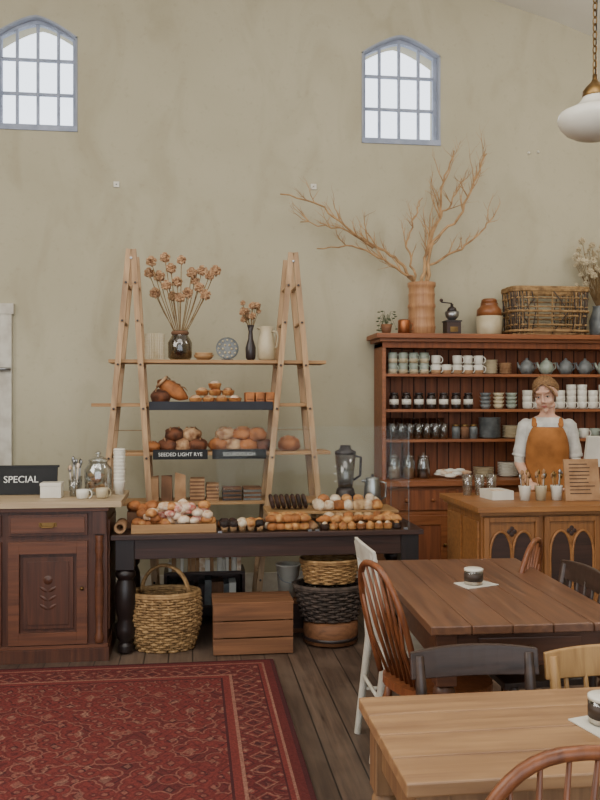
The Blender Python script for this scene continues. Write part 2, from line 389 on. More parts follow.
b=MB(); tumbler(b,0,0,0,.036,.11); cutlery(b,0,0,0,7,.2,(M_metal,M_dvase)); b.obj('cutlery_glass',(-.71,5.38,ZC))
b=MB(); tumbler(b,0,0,0,.032,.1); cutlery(b,0,0,0,6,.17,(M_metal,M_cream)); b.obj('cutlery_glass',(-.71,5.25,ZC+.0))
b=MB(); b.lathe([(.06,0),(.082,.015),(.085,.15),(.06,.19),(.055,.2),(.052,.2),(.057,.185),(.08,.145),(.078,.02),(.05,.006)],M_glass,seg=24)
b.lathe([(.06,.2),(.062,.212),(.03,.23),(.01,.235),(.018,.25),(.012,.262),(0,.266)],M_glass,seg=24)
for i in range(16): b.blob((U(-.045,.045),U(-.045,.045),.02+.11*i/16),(.025,.025,.014),random.choice((M_pastry,M_crust)),amp=.2,sub=1)
b.obj('cookie_jar',(-.575,5.34,ZC))
b=MB()
for i in range(9): b.lathe([(.026,i*.022),(.036,i*.022+.075),(.0375,i*.022+.08),(.036,i*.022+.08)],M_white,seg=20)
for i in range(2): b.lathe([(.036,.256+.0+i*.012),(.038,.262+i*.012),(.03,.27+i*.012),(0,.27+i*.012)],M_white,seg=20)
b.obj('takeaway_cup_stack',(-.446,5.32,ZC))
def mug(b,x,y,z,r=.038,h=.08,m=None,m2=None,a=0,handle=True):
    m=m or M_white
    b.lathe([(r*.75,0),(r*.95,h*.2),(r,h*.6),(r,h),(r-.004,h),(r-.004,h*.5),(r*.6,.008)],m,x,y,z,16)
    if m2: b.lathe([(r*.97+.001,h*.0),(r+.0015,h*.3),(r+.0015,h*.42)],m2,x,y,z,16)
    if handle:
        pts=[(x+math.cos(a)*(r+.02*math.sin(t)-.002),y+math.sin(a)*(r+.02*math.sin(t)-.002),z+h*.5-.025*math.cos(t)) for t in [i*pi/6 for i in range(7)]]
        b.tube(pts,.004,m,6)
b=MB(); mug(b,0,0,0,.036,.055,M_white,a=0); b.obj('coffee_cup',(-.64,5.1,ZC))
b=MB(); mug(b,0,0,0,.036,.06,M_jug,a=.5); b.obj('coffee_cup',(-.53,5.12,ZC))

# ---------------------------------------------------------------- bread table
b=MB(); X0,X1,Y0,Y1=-.475,1.40,5.05,5.62
for i in range(4):
    ya=Y0+(Y1-Y0)*i/4; b.box(X0,X1,ya+.001,ya+(Y1-Y0)/4-.001,.68,.71,M_dark)
b.box(X0+.05,X1-.05,Y0+.04,Y0+.06,.56,.68,M_dark); b.box(X0+.05,X1-.05,Y1-.06,Y1-.04,.56,.68,M_dark)
b.box(X0+.04,X0+.06,Y0+.05,Y1-.05,.56,.68,M_dark); b.box(X1-.06,X1-.04,Y0+.05,Y1-.05,.56,.68,M_dark)
LEG=[(.03,0),(.045,.01),(.045,.05),(.03,.065),(.055,.1),(.06,.15),(.045,.2),(.05,.22),(.065,.3),(.06,.4),(.045,.44),(.06,.46),(.06,.48),(.045,.5)]
for x in (X0+.08,X1-.08):
    for y in (Y0+.08,Y1-.08):
        b.lathe(LEG,M_blackleg,x,y,0,18); b.box(x-.055,x+.055,y-.055,y+.055,.5,.679,M_blackleg)
b.obj('farmhouse_table',bev=.003)
b=MB(); b.box(.46,1.30,5.28,5.60,.785,.80,M_board)
for x in (.50,.88,1.26): b.box(x-.01,x+.01,5.29,5.59,.711,.785,M_board)
b.obj('display_riser',bev=.002)
b=MB(); b.box(.14,.72,5.066,5.071,.712,1.34,M_screen); b.box(.725,1.31,5.066,5.071,.712,1.34,M_screen); b.box(1.311,1.316,5.072,5.55,.712,1.34,M_screen)
for x in (.16,.70,.745,1.29): b.box(x-.012,x+.012,5.06,5.077,.711,.722,M_metal)
b.box(1.311,1.315,5.548,5.551,.712,1.34,M_slate); b.box(1.309,1.312,5.068,5.071,.712,1.34,M_slate)
b.obj('glass_display_screen')

# ---------------------------------------------------------------- trestle ladders
def trestle(name,xa,fl,fr,y0=5.67,y1=5.99,zt=2.47,shelves=(1.745,1.455,1.13,.80)):
    b=MB()
    for sgn,fx in ((-1,fl),(1,fr)):
        for y in (y0,y1): b.beam((sgn*.014,y,zt+.02),(fx,y,0),.038,.026,M_ladder)
        zs=[s-.012 for s in shelves]+[.3,2.02,2.27]
        for z in zs:
            x=sgn*.014+(fx-sgn*.014)*(zt-z)/zt; b.tube([(x,y0-.018,z),(x,y1+.018,z)],.012,M_ladder,8)
            b.lathe([(0,0),(.008,0),(.008,.004),(0,.004)],M_dvase,M=T(x,y0-.018,z)@RX(pi/2),seg=8)
    b.tube([(0,y0-.02,zt-.04),(0,y1+.02,zt-.04)],.009,M_metal,8)
    for z in (1.3,.62):
        b.tube([(-.012+(fl)*(zt-z)/zt,y0+.01,z),(.012+fr*(zt-z)/zt,y0+.01,z)],.003,M_stem,6)
    return b.obj(name,(xa,0,0),bev=.003)
trestle('trestle_ladder',-.40,-.25,.17); trestle('trestle_ladder',.67,-.25,.25)
def sboard(x0,x1,z,m=M_board,th=.022): 
    b=MB(); b.box(x0,x1,5.70,5.96,z-th,z,m); return b
S1,S2,S3,S4=1.768,1.478,1.153,.823
sboard(-.55,.90,S1).obj('shelf_board',bev=.002)
b=sboard(-.66,.80,S2); b.box(-.285,.535,5.688,5.70,S2-.045,S2+.012,M_navy); b.obj('shelf_board',bev=.002)
b=sboard(-.55,.93,S3); b.obj('shelf_board',bev=.002)
b=sboard(-.50,.90,S4); b.obj('shelf_board',bev=.002)
for xc,w,tx in ((-.08,.36,'SEEDED LIGHT RYE'),(.31,.36,'SOURDOUGH')):
    b=MB(); b.box(-w/2,w/2,-.004,.004,-.035,.03,M_black); o=b.obj('bread_label',(xc,5.694,S3-.012)); text(tx,.034,(0,-.005,-.003),M_chalk,o)

Yc=5.83
b=MB()
n=26; rr=[]
for i in range(n*2):
    a=2*pi*i/(n*2); r=.07 if i%2 else .063; rr.append((r*math.cos(a)*.95,r*math.sin(a)*.8))
for i in range(9): b.slab([(x*(1+.02*(i%2)),y*(1+.02*(i%2))) for x,y in rr],.0+i*.02,.019+i*.02,M_jug)
b.obj('paper_case_stack',(-.255,Yc,S1+.001))
b=MB(); b.lathe([(.06,0),(.08,.02),(.082,.12),(.06,.16),(.05,.175),(.055,.2),(.05,.2),(.045,.178),(.055,.155),(.075,.12),(.073,.025),(.04,.008)],M_amber,seg=24)
b.lathe([(.052,.17),(.06,.18),(.06,.19),(.052,.2)],M_kraftd,seg=24)
heads=[(-.19,.66),(-.06,.62),(.01,.67),(.08,.60),(.2,.58),(-.14,.57),(.13,.50),(.17,.44),(-.17,.46),(-.02,.53),(-.09,.50),(.05,.46),(-.21,.60),(.1,.55),(.0,.42),(-.1,.69),(.24,.62),(.15,.62),(-.05,.44)]
for hx,hz in heads:
    hy=U(-.07,.07); b.tube([(hx*.1,hy*.1,.02),(hx*.2,hy*.2,.2),(hx*.65,hy*.7,(hz+.2)/2),(hx,hy,hz)],.003,M_stem,5)
    b.spiky((hx,hy,hz),U(.033,.042),M_allium)
b.obj('vase_of_dried_alliums',(-.085,Yc,S1+.001))
b=MB(); b.lathe([(.035,0),(.06,.02),(.07,.038),(.066,.038),(.03,.01)],M_board,seg=22); b.lathe([(.03,.02),(.055,.035),(.062,.052),(.058,.052),(.025,.028)],M_board,seg=22); b.obj('wooden_bowls',(.075,Yc,S1+.001))
b=MB(); Mq=T(0,0,.08)@RX(pi/2-.2)
b.lathe([(0,.0),(.05,.0),(.078,.014),(.078,.018),(.05,.005),(0,.005)],M_slate,seg=32,M=Mq)
for k in range(12): b.blob((.06*math.cos(k*pi/6),.06*math.sin(k*pi/6),.013),(.008,.008,.003),M_jug,sub=1,M=Mq)
for k in range(6): b.blob((.03*math.cos(k*pi/3),.03*math.sin(k*pi/3),.007),(.01,.01,.002),M_jug,sub=1,M=Mq)
b.box(-.04,.04,-.03,.05,0,.008,M_dvase); b.beam((0,.05,.004),(0,.025,.1),.02,.006,M_dvase); b.obj('patterned_plate_on_stand',(.235,Yc,S1+.001))
b=MB(); b.lathe([(.02,0),(.034,.02),(.036,.09),(.018,.15),(.014,.2),(.026,.245),(.022,.245),(.01,.2)],M_dvase,seg=20)
for k in range(18):
    hx,hy,hz=U(-.06,.06),U(-.04,.04),U(.28,.4); b.tube([(0,0,.2),(hx*.4,hy*.4,.25),(hx,hy,hz)],.002,M_stem,5); b.spiky((hx,hy,hz),U(.017,.026),M_allium)
b.obj('vase_of_dried_flowers',(.395,Yc,S1+.001))
b=MB(); b.lathe([(.045,0),(.06,.02),(.064,.1),(.052,.16),(.042,.19),(.048,.235),(.044,.235),(.038,.19),(.05,.15),(.055,.03),(.03,.01)],M_jug,seg=24)
b.tube([(.045,0,.2),(.075,0,.2),(.085,0,.16),(.078,0,.1),(.058,0,.08)],.008,M_jug,8); b.blob((-.052,0,.225),(.018,.014,.012),M_jug); b.obj('stoneware_jug',(.505,Yc,S1+.001),rz=-.5)

def loaf(b,x,y,z,lx,ly,h,m,rot=0,score=True,tilt=0):
    M=T(x,y,z)@RZ(rot)@RX(tilt)
    b.blob((0,0,h*.42),(lx,ly,h*.58),m,amp=.2,freq=1.8,sub=3,M=M,flatb=.72)
    if score:
        for k in (-1,0,1):
            b.tube([(k*lx*.4-lx*.12,-ly*.6,h*.76),(k*lx*.4-lx*.06,-ly*.3,h*.93),(k*lx*.4,0,h*.985),(k*lx*.4+lx*.1,ly*.5,h*.85)],[.002,.006,.007,.002],M_flour,6,M=M,flat=.6)
b=MB(); loaf(b,-.215,Yc,S2+.001,.07,.09,.10,M_crustd,.1)
b.blob((0,0,0),(.115,.06,.052),M_crust,amp=.12,freq=1.6,sub=3,M=T(-.135,Yc,S2+.092)@RY(.55)); 
b.lathe([(.0,-.01),(.05,-.009),(.055,0),(.05,.009),(0,.01)],M_flour,M=T(-.205,Yc-.02,S2+.145)@RY(-.8),seg=22,sy=.9)
for k in range(4): b.tube([(-.03+.0*k,-.05,.045),(0,0,.054),(.03,.05,.045)],[.002,.005,.002],M_flour,6,M=T(-.135,Yc,S2+.092)@RY(.55)@T(-.06+.04*k,0,0))
b.obj('rye_loaves')
b=MB()
def pie(b,x,y,z,r=.045,h=.045,m2=M_cream):
    b.lathe([(r*.8,0),(r,h*.7),(r*1.03,h*.75),(r*.9,h*.8),(0,h*.82)],M_pastry,x,y,z,14); b.blob((x,y,z+h*.8),(r*.75,r*.75,h*.45),m2,amp=.25,freq=4)
for k in range(4):
    for yy in (-.055,.05): pie(b,.02+k*.088,Yc+yy,S2+.001,m2=random.choice((M_cream,M_flour)))
for k in range(3): pie(b,.064+k*.088,Yc,S2+.052,m2=random.choice((M_cream,M_flour,M_crust)))
pie(b,.15,Yc,S2+.1)
b.obj('stacked_pies')
b=MB()
for k in range(3):
    for yy in (-.06,.05):
        x=.385+k*.068; b.box(x-.03,x+.03,Yc+yy-.045,Yc+yy+.045,S2+.001,S2+.075,M_crust); b.box(x-.028,x+.028,Yc+yy-.046,Yc+yy+.046,S2+.02,S2+.035,M_choc)
b.obj('cake_slices',bev=.008)
b=MB(); loaf(b,-.27,Yc-.03,S3+.001,.055,.07,.07,M_crust)
for x,z,m in ((-.165,0,M_crustd),(-.06,0,M_flour),(.03,0,M_crustd),(-.12,.072,M_crustd),(-.01,.072,M_flour)): loaf(b,x,Yc+U(-.02,.02),S3+.001+z,.07,.085,.09,m,U(-.4,.4))
b.obj('dark_sourdough_loaves')
b=MB()
for x,z,m in ((.175,0,M_crust),(.275,0,M_flour),(.375,0,M_crust),(.465,0,M_crustd),(.225,.072,M_flour),(.34,.075,M_crust),(.435,.068,M_crust)): loaf(b,x,Yc+U(-.02,.02),S3+.001+z,.07,.085,.09,m,U(-.5,.5))
loaf(b,.66,Yc-.02,S3+.001,.078,.085,.10,M_crust); b.obj('country_bread_loaves')
b=MB(); Z4=S4+.002
for i in range(3):
    x=-.30+i*.09
    b.add([(x,5.75,Z4),(x+.075,5.75,Z4),(x+.075,5.9,Z4),(x,5.9,Z4),(x+.003,5.76,Z4+.15+.02*i),(x+.072,5.765,Z4+.15+.01*i),(x+.07,5.89,Z4+.16),(x+.004,5.885,Z4+.15)],[(0,1,2,3),(4,5,6,7),(0,1,5,4),(1,2,6,5),(2,3,7,6),(3,0,4,7)],M_kraft if i!=1 else M_kraftd)
for i in range(12): b.box(-.02+.002*(i%3),.08,5.74,5.92,Z4+i*.012,Z4+.011+i*.012,M_kraft if i%2 else M_kraftd)
for i in range(9): b.box(.09+.002*(i%3),.175,5.74,5.92,Z4+i*.012,Z4+.011+i*.012,M_kraftd if i%2 else M_kraft)
b.obj('kraft_paper_bags')
b=MB()
for i in range(6): b.box(.20+.004*(i%2),.33,5.73,5.9,S4+.001+i*.014,S4+.013+i*.014,M_kraftd if i%2 else M_dvase); b.box(.34,.46+.003*(i%2),5.73,5.9,S4+.001+i*.014,S4+.013+i*.014,M_kraftd if i%2 else M_slate)
b.obj('cake_box_stack',bev=.001)

# table goods
ZT_=.711
def roll(b,x,y,z,r,m,h=.8): 
    b.blob((x,y,z+r*h*.6),(r*U(.9,1.1),r*U(.9,1.1),r*h*U(.9,1.1)),m,amp=.18,freq=2,sub=2,flatb=.6)
def croissant(b,x,y,z,a,s=1,m=None,tilt=0):
    m=m or M_pastry; pts=[];rad=[]
    for i in range(15):
        t=i/14; th=-1.1+2.2*t; pts.append((s*.06*math.sin(th),s*(.05-.06*math.cos(th)),s*.024)); rad.append(s*(.006+.022*math.sin(pi*t))*(1+(.12 if i%3==1 else -.04)))
    b.tube(pts,rad,m,10,M=T(x,y,z)@RZ(a)@RX(tilt))
def cake(b,x,y,z,r,m,m2): b.lathe([(r*.9,0),(r,.005),(r,.028),(r*.9,.034),(0,.036)],m,x,y,z,14); b.blob((x,y,z+.034),(r*.6,r*.6,.014),m2,amp=.3,freq=4)
b=MB(); b.box(-.36,.14,5.10,5.28,ZT_,ZT_+.012,M_board)
for q in ((-.36,.14,5.10,5.11),(-.36,.14,5.27,5.28),(-.36,-.35,5.11,5.27),(.13,.14,5.11,5.27)): b.box(*q,ZT_+.012,ZT_+.05,M_board)
for i in range(14): roll(b,-.33+.034*i,5.16+U(0,.07),ZT_+.03+U(0,.02),.034,random.choice((M_cream,M_pastry,M_crust)))
for i in range(26): roll(b,U(-.2,.11),U(5.14,5.24),ZT_+U(.05,.14),.037,random.choice((M_pink,M_pink,M_cream,M_cream,M_pastry)))
for i in range(8): roll(b,U(-.32,-.2),U(5.14,5.24),ZT_+U(.05,.10),.035,random.choice((M_crust,M_pastry,M_cream)))
b.obj('tray_of_iced_buns')
b=MB()
for i in range(4): b.blob((-.36+.055*i,5.36,ZT_+.13-.02*(i%2)),(.045,.06,.035),random.choice((M_crust,M_flour)),amp=.15,sub=3)
b.box(-.40,-.15,5.31,5.42,ZT_,ZT_+.1,M_kraftd); b.obj('crate_of_small_loaves',bev=.002)
b=MB(); 
for i in range(10):
    x=.19+.053*(i%5); y=5.125+.07*(i//5); 
    b.lathe([(.018,0),(.027,.04)],M_kraft,x,y,ZT_,12); b.blob((x,y,ZT_+.045),(.034,.034,.026),random.choice((M_pastry,M_cream,M_crust,M_choc)),amp=.3,freq=4)
for i in range(4): roll(b,.19+.06*i,5.27,ZT_+.001,.042,random.choice((M_crust,M_flour)))
b.obj('muffins')
b=MB()
for i in range(17):
    x=.475+.05*(i%6)+U(-.006,.006)-(0.0); y=5.135+.06*((i//6)%2); roll(b,min(x,.72),y,ZT_+.001+(.048 if i>=12 else 0),.037,random.choice((M_crust,M_flour,M_pastry,M_cream,M_pastry)))
for i in range(3): croissant(b,.50+.08*i,5.20,ZT_+.062,U(-.5,.5),.8)
b.obj('bread_rolls')
b=MB()
for i in range(9): cake(b,.80+.056*i,5.125,ZT_,.028,random.choice((M_pastry,M_crust,M_choc)),random.choice((M_cream,M_pink,M_pastry)))
for i in range(7): croissant(b,.81+.072*i,5.185,ZT_+.03,U(-.5,.5)+(pi if random.random()>.5 else 0),.95,random.choice((M_pastry,M_crust)),U(-.2,.2))
for i in range(8): roll(b,.81+.062*i,5.225,ZT_+.001,.036,random.choice((M_pastry,M_crust,M_flour)))
for i in range(7): roll(b,.84+.062*i,5.215,ZT_+.05,.035,random.choice((M_pastry,M_cream,M_crust,M_flour,M_pink)))
b.obj('croissants_and_tarts')
ZR=.801
b=MB()
for i in range(7): 
    x=.50+.035*i; b.lathe([(0,-.014),(.042,-.012),(.05,0),(.042,.012),(0,.014)],M_choc,M=T(x,5.40,ZR+.052)@RY(pi/2-.25),seg=18)
b.obj('chocolate_babka')
b=MB()
for i in range(14):
    x=.80+.062*(i%7)+U(-.004,.004); roll(b,x,5.34+.07*(i//7),ZR+.0,.042,random.choice((M_pastry,M_crust,M_cream,M_flour)),1)
for i in range(5): roll(b,.83+.075*i,5.37,ZR+.05,.036,random.choice((M_pastry,M_cream,M_crust)))
b.obj('brioche_buns')
b=MB(); b.lathe([(.07,0),(.075,.02),(.06,.1),(.055,.12)],M_dvase,seg=8); b.box(-.03,.03,-.075,-.06,.03,.07,M_metal)
b.lathe([(.045,.12),(.05,.14),(.07,.34),(.066,.34),(.046,.15)],M_amber,seg=20); b.lathe([(.07,.34),(.072,.36),(.04,.375),(.035,.4),(0,.4)],M_dvase,seg=20)
b.lathe([(.044,.13),(.058,.24),(0,.245)],M_slate,seg=16)
b.tube([(.06,0,.33),(.105,0,.32),(.1,0,.2),(.055,0,.17)],.009,M_dvase,8)
for i in range(3): b.box(-.072+.0,-.06,-.01,.01,.16+.05*i,.165+.05*i,M_white)
b.obj('blender',(1.0,5.53,ZR))
b=MB(); b.lathe([(.055,0),(.06,.01),(.055,.12),(.045,.17),(.045,.185),(0,.195)],M_metal,seg=22); b.tube([(.05,0,.16),(.09,0,.15),(.09,0,.06),(.056,0,.04)],.007,M_metal); b.blob((-.055,0,.165),(.02,.012,.012),M_metal); b.blob((0,0,.2),.01,M_dvase); b.obj('steel_jug',(1.18,5.52,ZR))
b=MB(); b.lathe([(.03,-.09),(.035,-.09),(.035,.09),(.03,.09),(.02,.09),(.02,-.09)],M_kraft,M=RX(pi/2),seg=18); b.obj('paper_roll',(-.425,5.18,ZT_+.036))

# ---------------------------------------------------------------- baskets under table
def weave(b,f,h,rings,stk,m,rad=.006,amp=.006,z0=0,sq=2,segs=72,base_=True):
    def pt(a,z,off=0):
        rx,ry=f(z/h); ca,sa=math.cos(a),math.sin(a)
        e=2/sq; return ((rx+off)*math.copysign(abs(ca)**e,ca),(ry+off)*math.copysign(abs(sa)**e,sa),z0+z)
    for i in range(rings):
        z=rad+(h-rad)*i/(rings-1); pts=[]
        for k in range(segs):
            a=2*pi*k/segs; off=amp*math.sin(stk/2*a+pi*(i%2)); p=pt(a,z,off); pts.append(p)
        b.tube(pts,rad*U(.85,1.1),m,5,closed=True)
    for k in range(stk):
        a=2*pi*(k+.5)/stk; b.tube([pt(a,h*j/5) for j in range(6)],rad*.8,m,5)
    if base_: b.slab([pt(2*pi*k/24,0)[:2] for k in range(24)],z0+.001,z0+.012,m)
    for dz in (0,.012): b.tube([pt(2*pi*k/48,h+dz,.002) for k in range(48)],rad*1.5,m,6,closed=True)
b=MB(); weave(b,lambda t:(.165+.05*math.sin(t*2.2),.11+.04*math.sin(t*2.2)),.33,22,28,M_wick,.0085,.007)
for o_ in (-.012,.012): b.tube([(o_*.6,.155*math.cos(t)*1.0,.33+.17*math.sin(t)) for t in [i*pi/16 for i in range(17)]],.010,M_wick,7,M=RZ(1.15))
b.obj('wicker_picnic_basket',(-.165,5.2,.001))
b=MB(); 
for i in range(3): 
    z=.005+i*.1; b.box(-.235,.235,-.14,-.125,z,z+.092,M_crate); b.box(-.235,.235,.125,.14,z,z+.092,M_crate)
    b.box(-.235,-.22,-.125,.125,z,z+.092,M_crate); b.box(.22,.235,-.125,.125,z,z+.092,M_crate)
for x in (-.2,.2): b.box(x-.02,x+.02,-.125,-.105,0,.295,M_crate)
for i in range(3): b.box(-.24,.24,-.14+i*.095,-.14+i*.095+.09,.297,.309,M_crate)
b.box(-.23,.23,-.13,.13,.002,.01,M_crate)
b.obj('wooden_crate',(.355,5.13,.001),bev=.002)
b=MB(); b.lathe([(.13,0),(.17,.01),(.17,.13),(.15,.14),(0,.14)],M_crate,seg=24); b.lathe([(.172,.03),(.174,.04),(.172,.05)],M_dvase,seg=24); b.obj('wooden_tub',(.85,5.22,.001))
b=MB(); weave(b,lambda t:(.165+.05*t,.13+.04*t),.2,13,22,M_wickd,.009,.009); 
for s_ in (-1,1): b.tube([(s_*.21+s_*.02*math.sin(t),.06*math.cos(t),.2+.02*math.sin(t)) for t in [i*pi/8 for i in range(9)]],.008,M_wickd)
b.obj('dark_wicker_basket',(.845,5.22,.145))
b=MB(); weave(b,lambda t:(.15+.03*t,.11+.03*t),.13,11,20,M_wickp,.007,.006); b.obj('pale_wicker_basket',(.85,5.24,.368))
b=MB(); b.lathe([(.06,0),(.078,.2),(.082,.2),(.082,.21),(.076,.21),(.07,.19),(.055,.01)],M_white,seg=24); b.tube([(.08*math.cos(t),.0,.19-.09*math.sin(t)) for t in [i*pi/10 for i in range(11)]],.003,M_metal,M=T(0,-.08,0)); b.obj('white_bucket',(.62,5.53,.22))
b=MB(); b.box(-.15,.15,-.10,.115,0,.218,M_crate); b.box(-.14,.14,-.105,-.10,.03,.19,M_dark); b.obj('storage_box',(.62,5.53,.001),bev=.003)
b=MB(); b.box(-.25,.29,-.12,.12,.33,.35,M_dark)
for x in (-.24,.28): b.box(x-.010,x+.010,-.12,.12,0,.33,M_dark)
b.box(-.24,.28,.10,.12,0,.33,M_dark); b.box(-.24,.28,-.12,.10,.11,.125,M_dark)
x=-.22
while x<.24:
    w=U(.015,.04); h=U(.07,.12); b.box(x,x+w,-.10,.06,.351,.35+h,random.choice((M_white,M_jug,M_kraft,M_wpaint,M_cream))); x+=w+.002
x=-.22
while x<.22:
    w=U(.02,.05); h=U(.1,.17); b.box(x,x+w,-.10,.06,.126,.125+h,random.choice((M_white,M_slate,M_kraftd,M_navy,M_dvase))); x+=w+.002
b.obj('low_bookshelf',(0.06,5.83,.001))

# ---------------------------------------------------------------- dresser
b=MB(); X0,X1=1.42,3.45; YB=YW-.022
b.box(X0,X1,6.17,YB,.06,.86,M_hutch); b.box(X0-.01,X1+.01,6.15,YB,0,.07,M_hutch); b.box(X0-.025,X1+.025,6.12,YB,.86,.90,M_hutch)
n=4; w=(X1-X0)/n
for i in range(n):
    xa=X0+i*w+.03; xb=X0+(i+1)*w-.03
    b.box(xa,xb,6.155,6.17,.68,.83,M_hutchb); b.blob(((xa+xb)/2-.1,6.145,.755),.015,M_hutch); b.blob(((xa+xb)/2+.1,6.145,.755),.015,M_hutch)
    for q in ((xa,xa+.06,.1,.64),(xb-.06,xb,.1,.64),(xa+.06,xb-.06,.1,.17),(xa+.06,xb-.06,.57,.64)): b.box(q[0],q[1],6.155,6.17,q[2],q[3],M_hutch)
    b.box(xa+.06,xb-.06,6.164,6.171,.17,.57,M_hutchb); b.blob((xb-.03,6.145,.42),.014,M_brass)
YU=6.29
b.box(X0,X0+.03,YU,YB,.9,1.93,M_hutch); b.box(X1-.03,X1,YU,YB,.9,1.93,M_hutch)
b.box(X0+.03,X1-.03,YB-.02,YB,.9,1.93,M_hutchb)
x=X0+.03+.095
while x<X1-.04:
    b.box(x-.004,x+.004,YB-.0235,YB-.0195,.9,1.93,M_groove); x+=.095
DA,DB,DC,DD=1.70,1.43,1.20,.90
for z in (DA,DB,DC): b.box(X0+.03,X1-.03,YU+.01,YB-.02,z-.022,z,M_hutch)
b.box(X0-.0,X1,YU-.005,YB,1.90,1.93,M_hutch); b.box(X0+.0,X1,YU-.01,YU+.01,1.895,1.94,M_hutchb)
b.box(X0-.03,X1+.03,YU-.05,YB,1.94,1.965,M_hutch); b.box(X0-.06,X1+.06,YU-.09,YB,1.965,2.0,M_hutch)
b.obj('welsh_dresser',bev=.003)
Yd=6.42
b=MB()
for i in range(4):
    for k in (0,1): mug(b,1.52+i*.082,Yd-.05,DA+.001+k*.082,.036,.08,M_cela,M_jug,a=U(-1,0))
b.obj('celadon_mugs')
b=MB()
for i in range(5):
    mug(b,1.86+i*.085,Yd-.05,DA+.001,.038,.072,M_white,M_kraft,a=-.5)
    if i%2==0 or i==3: mug(b,1.86+i*.085,Yd-.05,DA+.075,.036,.068,M_white,a=-.5)
b.obj('white_mugs')
def stack(b,x,y,z,r,n,m,d=.012):
    for i in range(n): b.lathe([(r*.5,i*d),(r,i*d+.012),(r,i*d+.016),(r*.5,i*d+.006)],m,x,y,z,20)
b=MB(); stack(b,2.31,Yd,DA+.001,.06,9,M_jug); stack(b,2.43,Yd-.01,DA+.001,.05,7,M_kraft); b.obj('side_plates')
for i,(x,m) in enumerate(((2.60,M_slate),(2.76,M_cela),(2.92,M_slate),(3.08,M_slate),(3.24,M_cela))):
    b=MB(); b.lathe([(.035,0),(.055,.03),(.058,.06),(.04,.095),(.03,.1),(.032,.104),(.01,.115),(.012,.125),(0,.13)],m,seg=20)
    b.tube([(-.05,0,.04),(-.065,0,.06),(-.075,0,.095)],[.014,.01,.007],m); b.tube([(.045,0,.085),(.073,0,.09),(.075,0,.05),(.054,0,.035)],.005,m); b.obj('teapot',(x,Yd-.03,DA+.001))
b=MB()
for i in range(7):
    x=1.53+i*.098; b.lathe([(.033,0),(.036,.01),(.036,.095),(.028,.105),(.028,.11)],M_jardk,x,Yd-.05,DB+.001,18); b.lathe([(.0368,.035),(.0368,.075)],M_white,x,Yd-.05,DB+.001,18); b.lathe([(.031,.108),(.031,.125),(0,.127)],M_dvase,x,Yd-.05,DB+.001,18)
b.obj('labelled_jars')
b=MB()
for i in range(3):
    for k in range(4): b.lathe([(.025,0),(.045,.035),(.042,.035),(.02,.006)],(M_slate,M_jug,M_cela)[i],2.26+i*.105,Yd-.04,DB+.001+k*.03,16)
b.obj('bowls')
b=MB()
for i in range(8):
    for k in range(4 if i%3 else 3): mug(b,2.6+i*.09,Yd-.04,DB+.001+k*.045,.038,.055,M_white,a=-.8,handle=(k==0))
b.obj('white_cups')
b=MB()
for i in range(7):
    for j in range(2): tumbler(b,1.51+i*.067,Yd-.09+j*.09,DC+.001,.031,.12 if j==0 else .16)
b.obj('drinking_glasses')
b=MB()
for i in range(3): 
    b.lathe([(.03,0),(.033,.08),(.025,.095)],M_kraftd if i%2 else M_slate,2.02+i*.07,Yd-.05,DC+.001,14); b.lathe([(.028,.095),(.028,.11),(0,.11)],M_brass,2.02+i*.07,Yd-.05,DC+.001,14)
b.obj('preserve_jars')
b=MB(); stack(b,2.30,Yd-.02,DC+.001,.085,15,M_slate,.0105); stack(b,2.48,Yd-.02,DC+.001,.075,8,M_jug); b.obj('dinner_plates')
b=MB()
for i in range(8): mug(b,2.62+i*.09,Yd-.03,DC+.001,.038,.075,random.choice((M_cela,M_white,M_slate)),a=-.8)
b.obj('assorted_mugs')
b=MB()
for i in range(16): b.blob((U(1.86,2.1),U(6.25,6.4),DD+.022+U(0,.035)),(.045,.03,.018),random.choice((M_white,M_cream)),amp=.3,sub=2,freq=3)
b.obj('folded_napkins')
b=MB()
for i in range(3): stack(b,2.25+i*.2,6.4,DD+.001,.08,6+3*i,(M_jug,M_white,M_slate)[i])
b.obj('plates')
b=MB()
for i,m in enumerate((M_cream,M_kraft,M_jardk)):
    x=1.52+i*.115; b.lathe([(.044,0),(.05,.01),(.05,.13),(.04,.15),(.04,.16),(.037,.16),(.046,.13),(.046,.012),(.03,.006)],M_glass,x,6.33,DD+.001,20)
    b.lathe([(.043,.008),(.045,.02),(.045,.09-.01*i),(0,.095-.01*i)],m,x,6.33,DD+.001,18); b.lathe([(.043,.16),(.043,.175),(.01,.18),(.012,.195),(0,.2)],M_glass,x,6.33,DD+.001,18)
b.obj('glass_storage_jars')
ZH=2.001
b=MB(); b.lathe([(.09,0),(.102,.01),(.105,.05),(.109,.06),(.104,.07),(.1,.12),(.104,.13),(.1,.14),(.1,.2),(.107,.21),(.107,.23),(.1,.24),(.1,.30),(.104,.31),(.099,.32),(.098,.36),(.107,.37),(.108,.40),(.098,.40),(.09,.36),(.08,.05)],M_barrel,seg=28)
random.seed(11)
def twig(p,d,l,r,depth):
    p=Vector(p); d=Vector(d).normalized(); pts=[p.copy()];rad=[r]; k=6
    for i in range(k):
        d=(d+Vector((U(-.28,.28),U(-.2,.2),U(-.22,.3)))).normalized(); p=p+d*l/k; pts.append(p.copy()); rad.append(r*(1-.75*(i+1)/k))
        if depth>0 and random.random()<.62: twig(p,d+Vector((U(-.9,.9),U(-.4,.4),U(-.4,.8))),l*U(.35,.6),rad[-1]*.75,depth-1)
    b.tube(pts,rad,M_branch,6)
